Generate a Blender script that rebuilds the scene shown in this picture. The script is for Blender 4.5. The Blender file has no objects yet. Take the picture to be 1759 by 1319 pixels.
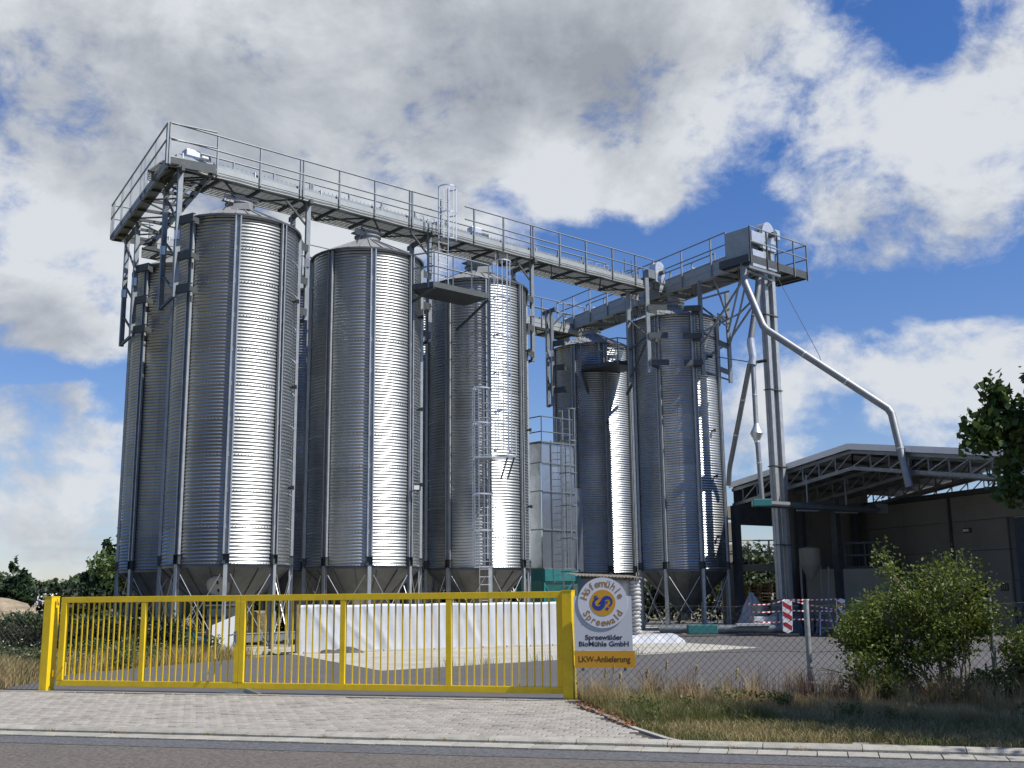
import bpy, math, random
from math import sin, cos, radians, pi, sqrt, atan2
from mathutils import Vector, Matrix
random.seed(7)
sc = bpy.context.scene
col = sc.collection

# ---------------------------------------------------------------- camera
cd = bpy.data.cameras.new('camera'); cam = bpy.data.objects.new('camera', cd); col.objects.link(cam)
cd.sensor_width = 36.0; cd.lens = 38.547; cd.clip_start = 0.1; cd.clip_end = 3000
rt = Vector((0.99994232, 0.00204001, -0.01054504)); up = Vector((0.01074055, -0.1899242, 0.98174001)); fw = Vector((0.0, 0.98179664, 0.18993516))
cam.matrix_world = Matrix(((rt.x, up.x, -fw.x, 0), (rt.y, up.y, -fw.y, 0), (rt.z, up.z, -fw.z, 1.6), (0, 0, 0, 1)))
sc.camera = cam

# ---------------------------------------------------------------- light
SUN_AZ = radians(-25.0); SUN_EL = radians(50.0)
sun_dir = Vector((cos(SUN_AZ)*cos(SUN_EL), sin(SUN_AZ)*cos(SUN_EL), sin(SUN_EL)))
sd = bpy.data.lights.new('sun', 'SUN'); so = bpy.data.objects.new('sun', sd); col.objects.link(so)
sd.energy = 5.0; sd.angle = radians(0.53); sd.color = (1.0, 0.955, 0.89)
so.rotation_euler = sun_dir.to_track_quat('Z', 'Y').to_euler()
sc.view_settings.view_transform = 'Standard'; sc.view_settings.look = 'None'
sc.view_settings.exposure = 0.32; sc.view_settings.gamma = 1.0; sc.view_settings.use_curve_mapping = False
sc.render.engine = 'CYCLES'

world = bpy.data.worlds.new('World'); sc.world = world; world.use_nodes = True
nt = world.node_tree; N = nt.nodes; L = nt.links
for n in list(N): N.remove(n)
def wn(t, **k):
    n = N.new(t)
    for a, b in k.items(): setattr(n, a, b)
    return n
def inp(node, i, v):
    if hasattr(v, 'links') or hasattr(v, 'is_linked'): L.new(v, node.inputs[i])
    else: node.inputs[i].default_value = v
def M_(op, a, b=0.0, c=None, clamp=False):
    n = wn('ShaderNodeMath', operation=op, use_clamp=clamp); inp(n, 0, a); inp(n, 1, b)
    if c is not None: inp(n, 2, c)
    return n.outputs[0]
sky = wn('ShaderNodeTexSky', sky_type='NISHITA', sun_disc=False)
sky.sun_elevation = SUN_EL; sky.sun_rotation = pi/2 - SUN_AZ; sky.air_density = 1.0; sky.dust_density = 0.3; sky.ozone_density = 3.0; sky.altitude = 100
geo = wn('ShaderNodeTexCoord').outputs['Generated']
sep = wn('ShaderNodeSeparateXYZ'); L.new(geo, sep.inputs[0])
X, Y, Z = sep.outputs
az = M_('ARCTAN2', X, Y)
el = M_('ARCSINE', Z)
# flat cloud deck seen in perspective: direction divided by its height
zz = M_('ADD', M_('MAXIMUM', Z, 0.0), 0.16)
cmb = wn('ShaderNodeCombineXYZ'); L.new(M_('DIVIDE', X, zz), cmb.inputs[0]); L.new(M_('DIVIDE', Y, zz), cmb.inputs[1])
def fbm(scale, detail, off=(0, 0, 0), rough=0.55, dist=0.0, src=None):
    mp = wn('ShaderNodeMapping'); L.new(src or cmb.outputs[0], mp.inputs[0]); mp.inputs[1].default_value = off
    t = wn('ShaderNodeTexNoise'); L.new(mp.outputs[0], t.inputs[0]); t.inputs['Scale'].default_value = scale
    t.inputs['Detail'].default_value = detail; t.inputs['Roughness'].default_value = rough; t.inputs['Distortion'].default_value = dist
    return t.outputs['Fac']
BLOBS = [(0.47, 0.475, 0.05, 0.045, 0.35), (-0.42, 0.225, 0.05, 0.02, 0.25), (-0.41, 0.15, 0.06, 0.018, 0.25), (-0.40, 0.10, 0.07, 0.022, 0.25), (-0.40, 0.055, 0.08, 0.02, 0.28), (-0.291, 0.456, 0.223, 0.138, 0.55), (-0.031, 0.465, 0.175, 0.09, 0.5), (0.157, 0.469, 0.138, 0.101, 0.45), (-0.401, 0.342, 0.106, 0.069, 0.4), (-0.421, 0.228, 0.08, 0.04, 0.35), (-0.403, 0.16, 0.064, 0.02, 0.3), (-0.4, 0.117, 0.069, 0.029, 0.3), (-0.392, 0.063, 0.085, 0.024, 0.16), (0.119, 0.345, 0.048, 0.032, 0.36), (0.103, 0.367, 0.032, 0.021, 0.1), (0.363, 0.314, 0.09, 0.062, 0.5), (0.29, 0.30, 0.05, 0.035, 0.25), (0.44, 0.414, 0.066, 0.07, 0.42), (0.333, 0.435, 0.048, 0.032, 0.05), (0.373, 0.199, 0.106, 0.045, 0.42), (0.239, 0.193, 0.058, 0.042, 0.14), (0.226, 0.142, 0.053, 0.037, 0.25), (0.392, 0.143, 0.058, 0.027, 0.25), (-0.153, 0.362, 0.117, 0.042, 0.25), (-0.243, 0.301, 0.133, 0.053, 0.2), (0.03, 0.343, 0.027, 0.016, 0.15), (0.048, 0.397, 0.037, 0.017, -0.3), (0.231, 0.403, 0.024, 0.058, -0.18), (-0.02, 0.364, 0.032, 0.016, -0.28), (0.068, 0.306, 0.106, 0.032, -0.3), (0.224, 0.298, 0.064, 0.048, -0.45), (0.335, 0.463, 0.027, 0.027, -0.1), (0.377, 0.475, 0.024, 0.027, -0.42), (0.319, 0.249, 0.069, 0.021, -0.35), (0.423, 0.238, 0.053, 0.015, -0.35), (-0.392, 0.289, 0.064, 0.024, -0.35), (-0.371, 0.252, 0.027, 0.027, -0.2), (-0.39, 0.188, 0.064, 0.01, -0.3), (-0.352, 0.168, 0.021, 0.016, -0.2), (0.283, 0.16, 0.032, 0.032, -0.2), (0.349, 0.133, 0.064, 0.016, -0.2), (0.038, 0.201, 0.048, 0.048, -0.12), (-0.115, 0.406, 0.016, 0.011, -0.12), (0.271, 0.212, 0.032, 0.037, -0.1), (-0.461, 0.394, 0.027, 0.042, 0.1)]
shape = None
warp = M_('MULTIPLY', M_('SUBTRACT', fbm(1.6, 3, (3, 1, 0)), 0.5), 0.12)
azw = M_('ADD', az, warp); elw = M_('ADD', el, M_('MULTIPLY', M_('SUBTRACT', fbm(1.6, 3, (9, 5, 0)), 0.5), 0.10))
for (a0, e0, sa, se, wt) in BLOBS:
    da = M_('DIVIDE', M_('SUBTRACT', azw, a0), sa); de = M_('DIVIDE', M_('SUBTRACT', elw, e0), se)
    r2 = M_('ADD', M_('MULTIPLY', da, da), M_('MULTIPLY', de, de))
    g = M_('MULTIPLY', M_('EXPONENT', M_('MULTIPLY', r2, -0.7)), wt)
    shape = g if shape is None else M_('ADD', shape, g)
shape_raw = shape
shape = M_('MINIMUM', shape, 0.42)
dm = wn('ShaderNodeMapping'); L.new(geo, dm.inputs[0]); dm.inputs['Scale'].default_value = (1.0, 1.0, 1.35); dome = dm.outputs[0]
big = fbm(1.7, 3, (1.3, 4.1, 2), src=dome); med = fbm(6.2, 12, (0.2, 0.7, 1.0), 0.60, 0.25, src=dome); fine = fbm(19.0, 9, (5, 2, 3), 0.66, 0.3, src=dome)
med2 = fbm(6.2, 12, (0.2 + 0.07, 0.7 - 0.03, 1.09), 0.60, 0.25, src=dome)
dens = M_('ADD', M_('ADD', M_('MULTIPLY', M_('SUBTRACT', med, 0.5), 1.45), M_('MULTIPLY', M_('SUBTRACT', fine, 0.5), 0.70)), M_('ADD', shape, M_('MULTIPLY', M_('SUBTRACT', big, 0.5), 0.5)))
cov = wn('ShaderNodeMapRange', interpolation_type='SMOOTHSTEP'); L.new(dens, cov.inputs[0])
for i, v in ((1, 0.05), (2, 0.42), (3, 0), (4, 1)): cov.inputs[i].default_value = v
core = M_('ADD', M_('ADD', M_('MULTIPLY', shape_raw, 0.8), M_('MULTIPLY', M_('SUBTRACT', big, 0.5), 0.9)), M_('MULTIPLY', M_('SUBTRACT', med, 0.5), 0.9))
thick = wn('ShaderNodeMapRange', interpolation_type='SMOOTHSTEP'); L.new(core, thick.inputs[0])
for i, v in ((1, 0.12), (2, 1.25), (3, 0), (4, 1)): thick.inputs[i].default_value = v
# relief: brighter where the cloud thins towards the sun
rel = M_('MULTIPLY', M_('SUBTRACT', med, med2), 2.6)
thk = M_('ADD', M_('SUBTRACT', thick.outputs[0], rel), M_('MULTIPLY', M_('SUBTRACT', fine, 0.5), -0.45), clamp=True)
cr = wn('ShaderNodeValToRGB'); L.new(thk, cr.inputs[0])
e = cr.color_ramp.elements; e[0].position = 0.0; e[0].color = (7.2, 7.5, 7.9, 1); e[1].position = 1.0; e[1].color = (3.3, 3.55, 3.95, 1)
e2 = cr.color_ramp.elements.new(0.5); e2.color = (4.9, 5.2, 5.65, 1)
hz = wn('ShaderNodeMapRange'); L.new(el, hz.inputs[0])
for i, v in ((1, 0.0), (2, 0.42), (3, 0.0), (4, 1.0)): hz.inputs[i].default_value = v
tint = wn('ShaderNodeMix', data_type='RGBA'); L.new(hz.outputs[0], tint.inputs[0]); tint.inputs[6].default_value = (1.0, 0.97, 1.10, 1); tint.inputs[7].default_value = (0.56, 0.88, 1.36, 1)
skyc = wn('ShaderNodeMix', data_type='RGBA', blend_type='MULTIPLY'); skyc.inputs[0].default_value = 1.0
L.new(sky.outputs[0], skyc.inputs[6]); L.new(tint.outputs[2], skyc.inputs[7])
mx = wn('ShaderNodeMix', data_type='RGBA'); L.new(M_('MULTIPLY', cov.outputs[0], 0.97), mx.inputs[0]); L.new(skyc.outputs[2], mx.inputs[6]); L.new(cr.outputs[0], mx.inputs[7])
bg = wn('ShaderNodeBackground'); L.new(mx.outputs[2], bg.inputs[0]); bg.inputs[1].default_value = 0.08
wo = wn('ShaderNodeOutputWorld'); L.new(bg.outputs[0], wo.inputs[0])

# ---------------------------------------------------------------- materials
MATS = {}
def mat(name, base, rough=0.6, metal=0.0, var=0.0, vscale=3.0, col2=None, bump=0.0, bscale=40.0, rand=0.0, spec=0.5, trans=0.0, dirt=None, rvar=0.0, stretch=None, sat=None):
    if name in MATS: return MATS[name]
    m = bpy.data.materials.new(name); m.use_nodes = True; t = m.node_tree; ns = t.nodes; ls = t.links
    b = ns['Principled BSDF']; b.inputs['Roughness'].default_value = rough; b.inputs['Metallic'].default_value = metal
    b.inputs['Specular IOR Level'].default_value = spec
    tc = ns.new('ShaderNodeNewGeometry'); src = tc.outputs['Position']
    if stretch:
        mp = ns.new('ShaderNodeMapping'); ls.new(src, mp.inputs[0]); mp.inputs['Scale'].default_value = stretch; src = mp.outputs[0]
    c = None
    rgb = ns.new('ShaderNodeRGB'); rgb.outputs[0].default_value = (*base, 1); c = rgb.outputs[0]
    if col2 or var:
        nz = ns.new('ShaderNodeTexNoise'); ls.new(src, nz.inputs[0]); nz.inputs['Scale'].default_value = vscale; nz.inputs['Detail'].default_value = 7; nz.inputs['Roughness'].default_value = 0.62
        mr = ns.new('ShaderNodeMapRange'); ls.new(nz.outputs['Fac'], mr.inputs[0]); mr.inputs[1].default_value = 0.32; mr.inputs[2].default_value = 0.68
        mix = ns.new('ShaderNodeMix'); mix.data_type = 'RGBA'; ls.new(mr.outputs[0], mix.inputs[0]); ls.new(c, mix.inputs[6])
        c2 = col2 or tuple(v*(1-var) for v in base); mix.inputs[7].default_value = (*c2, 1); c = mix.outputs[2]
        if rvar:
            m2 = ns.new('ShaderNodeMath'); m2.operation = 'MULTIPLY_ADD'; ls.new(mr.outputs[0], m2.inputs[0]); m2.inputs[1].default_value = rvar; m2.inputs[2].default_value = rough; ls.new(m2.outputs[0], b.inputs['Roughness'])
    if dirt:
        nz = ns.new('ShaderNodeTexNoise'); ls.new(tc.outputs['Position'], nz.inputs[0]); nz.inputs['Scale'].default_value = dirt[1]; nz.inputs['Detail'].default_value = 9; nz.inputs['Roughness'].default_value = 0.7
        mr = ns.new('ShaderNodeMapRange'); ls.new(nz.outputs['Fac'], mr.inputs[0]); mr.inputs[1].default_value = 0.5; mr.inputs[2].default_value = 0.72; mr.inputs[4].default_value = dirt[2]
        mix = ns.new('ShaderNodeMix'); mix.data_type = 'RGBA'; ls.new(mr.outputs[0], mix.inputs[0]); ls.new(c, mix.inputs[6]); mix.inputs[7].default_value = (*dirt[0], 1); c = mix.outputs[2]
    if rand:
        oi = ns.new('ShaderNodeObjectInfo'); mr = ns.new('ShaderNodeMapRange'); ls.new(oi.outputs['Random'], mr.inputs[0]); mr.inputs[3].default_value = 1-rand; mr.inputs[4].default_value = 1+rand
        vm = ns.new('ShaderNodeVectorMath'); vm.operation = 'SCALE'; ls.new(c, vm.inputs[0]); ls.new(mr.outputs[0], vm.inputs['Scale']); c = vm.outputs[0]
    ls.new(c, b.inputs['Base Color'])
    if bump:
        nz = ns.new('ShaderNodeTexNoise'); ls.new(tc.outputs['Position'], nz.inputs[0]); nz.inputs['Scale'].default_value = bscale; nz.inputs['Detail'].default_value = 4
        bp = ns.new('ShaderNodeBump'); ls.new(nz.outputs['Fac'], bp.inputs['Height']); bp.inputs['Strength'].default_value = bump; bp.inputs['Distance'].default_value = 0.02; ls.new(bp.outputs[0], b.inputs['Normal'])
    if trans:
        ls2 = ns.new('ShaderNodeBsdfTranslucent'); ls.new(c, ls2.inputs[0]); ad = ns.new('ShaderNodeMixShader'); ad.inputs[0].default_value = trans
        ls.new(b.outputs[0], ad.inputs[1]); ls.new(ls2.outputs[0], ad.inputs[2]); ls.new(ad.outputs[0], ns['Material Output'].inputs[0])
    MATS[name] = m; return m
GALV = mat('corrugated galvanised steel', (0.43, 0.455, 0.465), 0.36, 1.0, var=0.28, vscale=1.1, rand=0.10, bump=0.10, bscale=9, rvar=0.13, dirt=((0.27, 0.285, 0.29), 2.3, 0.45), stretch=(1, 1, 0.35))
GALVF = mat('galvanised frame steel', (0.25, 0.275, 0.285), 0.5, 0.6, var=0.25, vscale=4, rand=0.06, dirt=((0.25, 0.25, 0.24), 3.0, 0.4))
GALVD = mat('weathered beam darkened for shade', (0.075, 0.085, 0.088), 0.6, 0.3, var=0.3, vscale=2.5, dirt=((0.2, 0.21, 0.2), 2.5, 0.4), rand=0.08)  # shade of the walkway undersides and brackets is put into this dark colour
GALVB = mat('bright new galvanised tube', (0.60, 0.62, 0.63), 0.42, 0.7, var=0.15, vscale=5, rand=0.05)
GALVP = mat('walkway side steel lightened for sun', (0.33, 0.355, 0.355), 0.55, 0.25, var=0.15, vscale=3, dirt=((0.2, 0.21, 0.2), 2.5, 0.35))  # paler copy of the walkway steel, sunlight on the sides put into the colour
GALVC = mat('galvanised column steel', (0.44, 0.46, 0.465), 0.5, 0.5, var=0.25, vscale=4, rand=0.06)
SPOUT = mat('dull galvanised pipe', (0.28, 0.29, 0.295), 0.55, 0.7, var=0.2, vscale=3, rand=0.05)
ROOFG = mat('silo roof sheet', (0.32, 0.33, 0.325), 0.55, 0.35, var=0.25, vscale=2)
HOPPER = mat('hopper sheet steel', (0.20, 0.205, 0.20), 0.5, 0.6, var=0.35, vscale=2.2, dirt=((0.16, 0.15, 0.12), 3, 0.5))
YEL = mat('yellow gate paint', (0.80, 0.55, 0.008), 0.42, 0.0, var=0.12, vscale=3, dirt=((0.45, 0.33, 0.03), 6, 0.35))
TARP = mat('white tarpaulin', (0.47, 0.49, 0.52), 0.45, 0.0, var=0.12, vscale=2.5, bump=0.25, bscale=5, dirt=((0.45, 0.44, 0.40), 1.7, 0.35))
ASPH = mat('yard asphalt', (0.115, 0.110, 0.108), 0.88, 0.0, col2=(0.09, 0.086, 0.085), vscale=0.9, bump=0.5, bscale=70, dirt=((0.13, 0.125, 0.115), 0.45, 0.7), spec=0.3)
ROAD = mat('road asphalt brownish', (0.21, 0.185, 0.155), 0.9, 0.0, col2=(0.07, 0.062, 0.055), vscale=24, bump=0.9, bscale=90, dirt=((0.16, 0.145, 0.12), 0.8, 0.5), spec=0.3)
ROAD2 = mat('road asphalt repair strip', (0.175, 0.175, 0.178), 0.9, 0.0, col2=(0.06, 0.061, 0.064), vscale=26, bump=0.8, bscale=95, dirt=((0.10, 0.10, 0.10), 0.8, 0.4), spec=0.3)
CONC = mat('pale concrete apron', (0.44, 0.42, 0.36), 0.85, 0.0, var=0.22, vscale=1.0, bump=0.3, bscale=30, dirt=((0.22, 0.20, 0.16), 0.9, 0.6))
KERB = mat('kerb concrete', (0.37, 0.35, 0.295), 0.85, 0.0, var=0.25, vscale=6, bump=0.4, bscale=60, rand=0.12, dirt=((0.15, 0.14, 0.10), 3.5, 0.5))
PAVE = mat('grey concrete paver', (0.33, 0.305, 0.262), 0.85, 0.0, var=0.2, vscale=8, bump=0.4, bscale=60, rand=0.13, dirt=((0.15, 0.14, 0.125), 1.1, 0.65))
JOINT = mat('paver joint sand', (0.06, 0.052, 0.04), 0.95)
SOIL = mat('dry soil and thatch', (0.16, 0.125, 0.07), 0.95, 0.0, col2=(0.075, 0.075, 0.035), vscale=1.3, bump=0.8, bscale=12, dirt=((0.24, 0.20, 0.12), 2.5, 0.6))
FIELD = mat('dry field grass', (0.25, 0.20, 0.105), 0.95, 0.0, col2=(0.12, 0.12, 0.05), vscale=0.25, bump=0.8, bscale=3, dirt=((0.10, 0.11, 0.045), 0.6, 0.5))
MOUND = mat('heap of sandy rubble', (0.36, 0.29, 0.20), 0.95, 0.0, col2=(0.17, 0.14, 0.09), vscale=1.2, bump=0.8, bscale=4)
TEAL = mat('teal paint', (0.025, 0.16, 0.16), 0.45, 0.0, var=0.3, vscale=4)
WHITE = mat('white painted sign', (0.50, 0.525, 0.56), 0.35, 0.0, var=0.05, vscale=3)
OCHRE = mat('ochre sign field', (0.52, 0.27, 0.018), 0.4)
INK = mat('black lettering', (0.02, 0.02, 0.022), 0.5)
BRONZE = mat('bronze lettering', (0.30, 0.16, 0.05), 0.4)
BROWN = mat('brown lettering', (0.09, 0.045, 0.015), 0.5)
BLUE = mat('blue emblem', (0.012, 0.045, 0.28), 0.4)
RED = mat('red reflective sheet', (0.40, 0.02, 0.03), 0.4)
WPAINT = mat('white paint', (0.78, 0.78, 0.76), 0.4)
BARK = mat('bark', (0.10, 0.075, 0.05), 0.9, 0.0, var=0.4, vscale=8)
TWIG = mat('pale twigs', (0.32, 0.28, 0.19), 0.85, 0.0, var=0.3, vscale=8)
def leafmat(n, c, c2, tr=0.3): return mat(n, c, 0.5, 0.0, col2=c2, vscale=2.4, trans=tr, spec=0.35)
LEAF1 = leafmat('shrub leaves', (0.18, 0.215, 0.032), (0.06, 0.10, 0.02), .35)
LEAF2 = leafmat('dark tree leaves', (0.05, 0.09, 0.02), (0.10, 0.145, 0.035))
LEAF3 = leafmat('pine needles', (0.012, 0.032, 0.014), (0.03, 0.052, 0.018), 0.1)
LEAF4 = leafmat('grey green foliage', (0.085, 0.115, 0.05), (0.05, 0.075, 0.03), 0.2)
LEAFH = leafmat('hedge leaves', (0.009, 0.016, 0.006), (0.02, 0.032, 0.009), 0.1)
STRAW = leafmat('dry grass straw', (0.50, 0.39, 0.20), (0.26, 0.19, 0.09), 0.3)
GRASS = leafmat('green grass blades', (0.075, 0.11, 0.025), (0.13, 0.13, 0.04), 0.3)
WALLM = mat('rendered block wall', (0.25, 0.24, 0.205), 0.85, 0.0, var=0.12, vscale=0.8, bump=0.2, bscale=20, rand=0.04, dirt=((0.15, 0.14, 0.115), 0.5, 0.45))
DARKST = mat('dark grey steel', (0.10, 0.11, 0.12), 0.5, 0.3, var=0.3, vscale=3)
ROOFM = mat('fibre cement roof', (0.40, 0.40, 0.385), 0.8, 0.0, var=0.25, vscale=1.5)
FASCIA = mat('pale grey fascia', (0.80, 0.79, 0.75), 0.7, 0.0, var=0.12, vscale=2)
WOOD = mat('pallet wood', (0.28, 0.125, 0.05), 0.85, 0.0, var=0.4, vscale=5, rand=0.25)
BEIGE = mat('beige painted panel', (0.30, 0.28, 0.22), 0.7, 0.0, var=0.1, vscale=1)
BLUEG = mat('blue grey plastic', (0.09, 0.12, 0.16), 0.5, 0.0, var=0.2, vscale=3)
BLACK = mat('black rubber', (0.02, 0.02, 0.022), 0.7)
WIRE = mat('weathered wire', (0.07, 0.07, 0.07), 0.7, 0.2)
WIREG = mat('fence post galvanised', (0.40, 0.42, 0.42), 0.55, 0.5, var=0.4, vscale=9, dirt=((0.2, 0.19, 0.16), 5, 0.6))
SACK = mat('white woven sack', (0.42, 0.42, 0.41), 0.6, 0.0, var=0.15, vscale=3, bump=0.5, bscale=7)
LEAFL = mat('fallen brown leaves', (0.30, 0.13, 0.05), 0.8, 0.0, col2=(0.20, 0.09, 0.035), vscale=10)
TRACK = mat('gate track steel', (0.26, 0.26, 0.25), 0.6, 0.4, var=0.3, vscale=5)

# ---------------------------------------------------------------- helpers
def tag(o, label=None, cat=None, group=None, kind=None):
    if label: o['label'] = label
    if cat: o['category'] = cat
    if group: o['group'] = group
    if kind: o['kind'] = kind
    return o
def thing(name, label, cat, loc=(0, 0, 0), group=None):
    o = bpy.data.objects.new(name, None); col.objects.link(o); o.location = loc; o.empty_display_size = 0.2
    return tag(o, label, cat, group)
def V(*a): return Vector(a if len(a) > 1 else a[0])
class MB:
    def __init__(s): s.v = []; s.f = []
    def add(s, vs, fs):
        n = len(s.v); s.v += [tuple(p) for p in vs]; s.f += [tuple(i+n for i in f) for f in fs]; return s
    def hexa(s, p): # 8 points: bottom 4 ccw, top 4 ccw
        return s.add(p, [(3, 2, 1, 0), (4, 5, 6, 7), (0, 1, 5, 4), (1, 2, 6, 5), (2, 3, 7, 6), (3, 0, 4, 7)])
    def box(s, c, sz, ax=None):
        c = V(c); x, y, z = (ax or (V(1, 0, 0), V(0, 1, 0), V(0, 0, 1))); hx, hy, hz = (a/2 for a in sz)
        P = [c + x*a*hx + y*b*hy + z*d*hz for d in (-1, 1) for a, b in ((-1, -1), (1, -1), (1, 1), (-1, 1))]
        return s.hexa(P)
    def bar(s, p, q, w, h, upv=(0, 0, 1)): # rectangular bar p->q, w sideways, h along up
        p = V(p); q = V(q); d = (q-p).normalized(); u_ = V(upv)
        if abs(d.dot(u_)) > 0.97: u_ = V(1, 0, 0) if abs(d.x) < 0.9 else V(0, 1, 0)
        sx = d.cross(u_).normalized(); uy = sx.cross(d).normalized()
        L_ = (q-p).length; return s.box((p+q)/2, (w, L_, h), (sx, d, uy))
    def vbar(s, p, z1, wx, wy, ang=0): # vertical bar from p up to z1, turned by ang
        a = V(cos(ang), sin(ang), 0); b = V(-sin(ang), cos(ang), 0)
        p = V(p); return s.box((p.x, p.y, (p.z+z1)/2), (wx, wy, z1-p.z), (a, b, V(0, 0, 1)))
    def tube(s, pts, r, n=8, cap=True, rs=None):
        pts = [V(p) for p in pts]; m = len(pts); rings = []; prev = None
        for i, p in enumerate(pts):
            d = (pts[min(i+1, m-1)] - pts[max(i-1, 0)])
            if 0 < i < m-1: d = (pts[i+1]-p).normalized() + (p-pts[i-1]).normalized()
            d = d.normalized() if d.length > 1e-9 else V(0, 0, 1)
            if prev is None:
                a = d.cross(V(0, 0, 1))
                if a.length < 0.05: a = d.cross(V(1, 0, 0))
            else:
                a = prev - d*prev.dot(d)
            a.normalize(); b = d.cross(a); prev = a; rr = rs[i] if rs else r
            rings.append([p + (a*cos(2*pi*k/n) + b*sin(2*pi*k/n))*rr for k in range(n)])
        vs = [p for R in rings for p in R]; fs = []
        for i in range(m-1):
            for k in range(n): fs.append((i*n+k, i*n+(k+1) % n, (i+1)*n+(k+1) % n, (i+1)*n+k))
        if cap: fs.append(tuple(range(n-1, -1, -1))); fs.append(tuple((m-1)*n+k for k in range(n)))
        return s.add(vs, fs)
    def lathe(s, prof, n=48, c=(0, 0, 0), cap=False):
        vs = []; fs = []; m = len(prof); c = V(c)
        for (r, z) in prof:
            for k in range(n): vs.append(c + V(r*cos(2*pi*k/n), r*sin(2*pi*k/n), z))
        for i in range(m-1):
            for k in range(n): fs.append((i*n+k, i*n+(k+1) % n, (i+1)*n+(k+1) % n, (i+1)*n+k))
        if cap: fs.append(tuple(range(n-1, -1, -1))); fs.append(tuple((m-1)*n+k for k in range(n)))
        return s.add(vs, fs)
    def poly(s, pts, z0, z1):
        n = len(pts); vs = [(x, y, z0) for x, y in pts] + [(x, y, z1) for x, y in pts]
        return s.add(vs, [tuple(range(n-1, -1, -1)), tuple(range(n, 2*n))] + [(i, (i+1) % n, n+(i+1) % n, n+i) for i in range(n)])
    def sheet(s, pts, z): return s.add([(x, y, z) for x, y in pts], [tuple(range(len(pts)))])
    def mesh(s, name, m, smooth=None, off=None):
        me = bpy.data.meshes.new(name)
        vs = s.v if off is None else [(x-off[0], y-off[1], z-off[2]) for x, y, z in s.v]
        me.from_pydata(vs, [], s.f); me.materials.append(m)
        if smooth:
            me.polygons.foreach_set('use_smooth', [True]*len(me.polygons))
            if smooth < 3: 
                try: me.set_sharp_from_angle(angle=smooth)
                except Exception: pass
        me.update(); return me
    def build(s, name, m, parent=None, smooth=None, label=None, local=False, bevel=0):
        off = None if (parent is None or local) else wloc(parent)
        me = s.mesh(name, m, smooth, off)
        o = bpy.data.objects.new(name, me); col.objects.link(o)
        if parent: o.parent = parent
        if label: o['label'] = label
        if bevel:
            b = o.modifiers.new('bevel', 'BEVEL'); b.width = bevel; b.segments = 2; b.limit_method = 'ANGLE'
        return o
def wloc(o):
    p = V(0, 0, 0)
    while o: p = p + V(o.location); o = o.parent
    return p
def inst(me, name, parent, loc=(0, 0, 0), rz=0.0, rot=None, scale=None):
    o = bpy.data.objects.new(name, me); col.objects.link(o); o.parent = parent; o.location = loc; o.rotation_euler = rot or (0, 0, rz)
    if scale: o.scale = scale
    return o
kids = {}
def copy_tree(o, loc=None):
    def rec(src, par):
        c = src.copy(); col.objects.link(c)
        if par: c.parent = par
        for ch in children_of[src.name]: rec(ch, c)
        return c
    children_of = {}
    for x in bpy.data.objects: children_of.setdefault(x.name, [])
    for x in bpy.data.objects:
        if x.parent: children_of[x.parent.name].append(x)
    r = rec(o, None)
    if loc is not None: r.location = loc
    return r
def struct(name, mb, m, smooth=None, label=None, kind='structure'):
    o = mb.build(name, m, smooth=smooth); o['kind'] = kind
    if label: o['label'] = label
    return o

# plant axes: u along the silo row, w across it (as surveyed, not quite square)
S1 = V(-9.22, 35.57, 0); U = V(0.7501, 0.6613, 0); Wv = V(-0.515, 0.857, 0); UN = V(-0.6613, 0.7501, 0)
def AB(a, b, z=0.0): p = S1 + U*a + Wv*b; return V(p.x, p.y, z)
UANG = atan2(U.y, U.x); WANG = atan2(Wv.y, Wv.x)
# ---------------------------------------------------------------- ground
KD = V(0.9647, -0.2633, 0); KN = V(0.2633, 0.9647, 0); K0 = V(0, 12.41, 0)   # along the kerb, away from the road
def K(s, n, z=0.0): p = K0 + KD*s + KN*n; return V(p.x, p.y, z)
G0 = V(-8.58, 20.55, 0); GD = V(0.9562, -0.2927, 0); GB = V(0.2927, 0.9562, 0)   # along the gate, behind the gate
GANG = atan2(GD.y, GD.x)
def G(t, n, z=0.0): p = G0 + GD*t + GB*n; return V(p.x, p.y, z)
xy = lambda p: (p.x, p.y)
struct('ground', MB().sheet([(-900, -60), (900, -60), (900, 1500), (-900, 1500)], -0.06), FIELD)
struct('road', MB().sheet([xy(K(-60, -9)), xy(K(60, -9)), xy(K(60, 0)), xy(K(-60, 0))], -0.03), ROAD)
struct('road_repair_strip', MB().sheet([xy(K(-60, -0.55)), xy(K(60, -0.62)), xy(K(60, 0)), xy(K(-60, 0))], -0.026), ROAD2)
struct('far_verge', MB().sheet([xy(K(-60, -30)), xy(K(60, -30)), xy(K(60, -9)), xy(K(-60, -9))], -0.03), mat('darkened roadside grass', (.05, .055, .03), .95, var=.4, vscale=.5))  # unseen verge, colour darkened so the silo shells mirror less brown
struct('yard_asphalt', MB().sheet([(-9.35, 20.9), (1.0, 17.72), (4.4, 17.15), (9, 17.5), (45, 20), (60, 60), (30, 75), (-9, 62), (-12, 46), (-6.2, 34), (-6.6, 32.9), (-7.68, 30.4), (-8.28, 28.94), (-9.04, 27.21), (-9.9, 25.15), (-10.1, 23.94), (-9.95, 21.92)], -0.004), ASPH)
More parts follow.
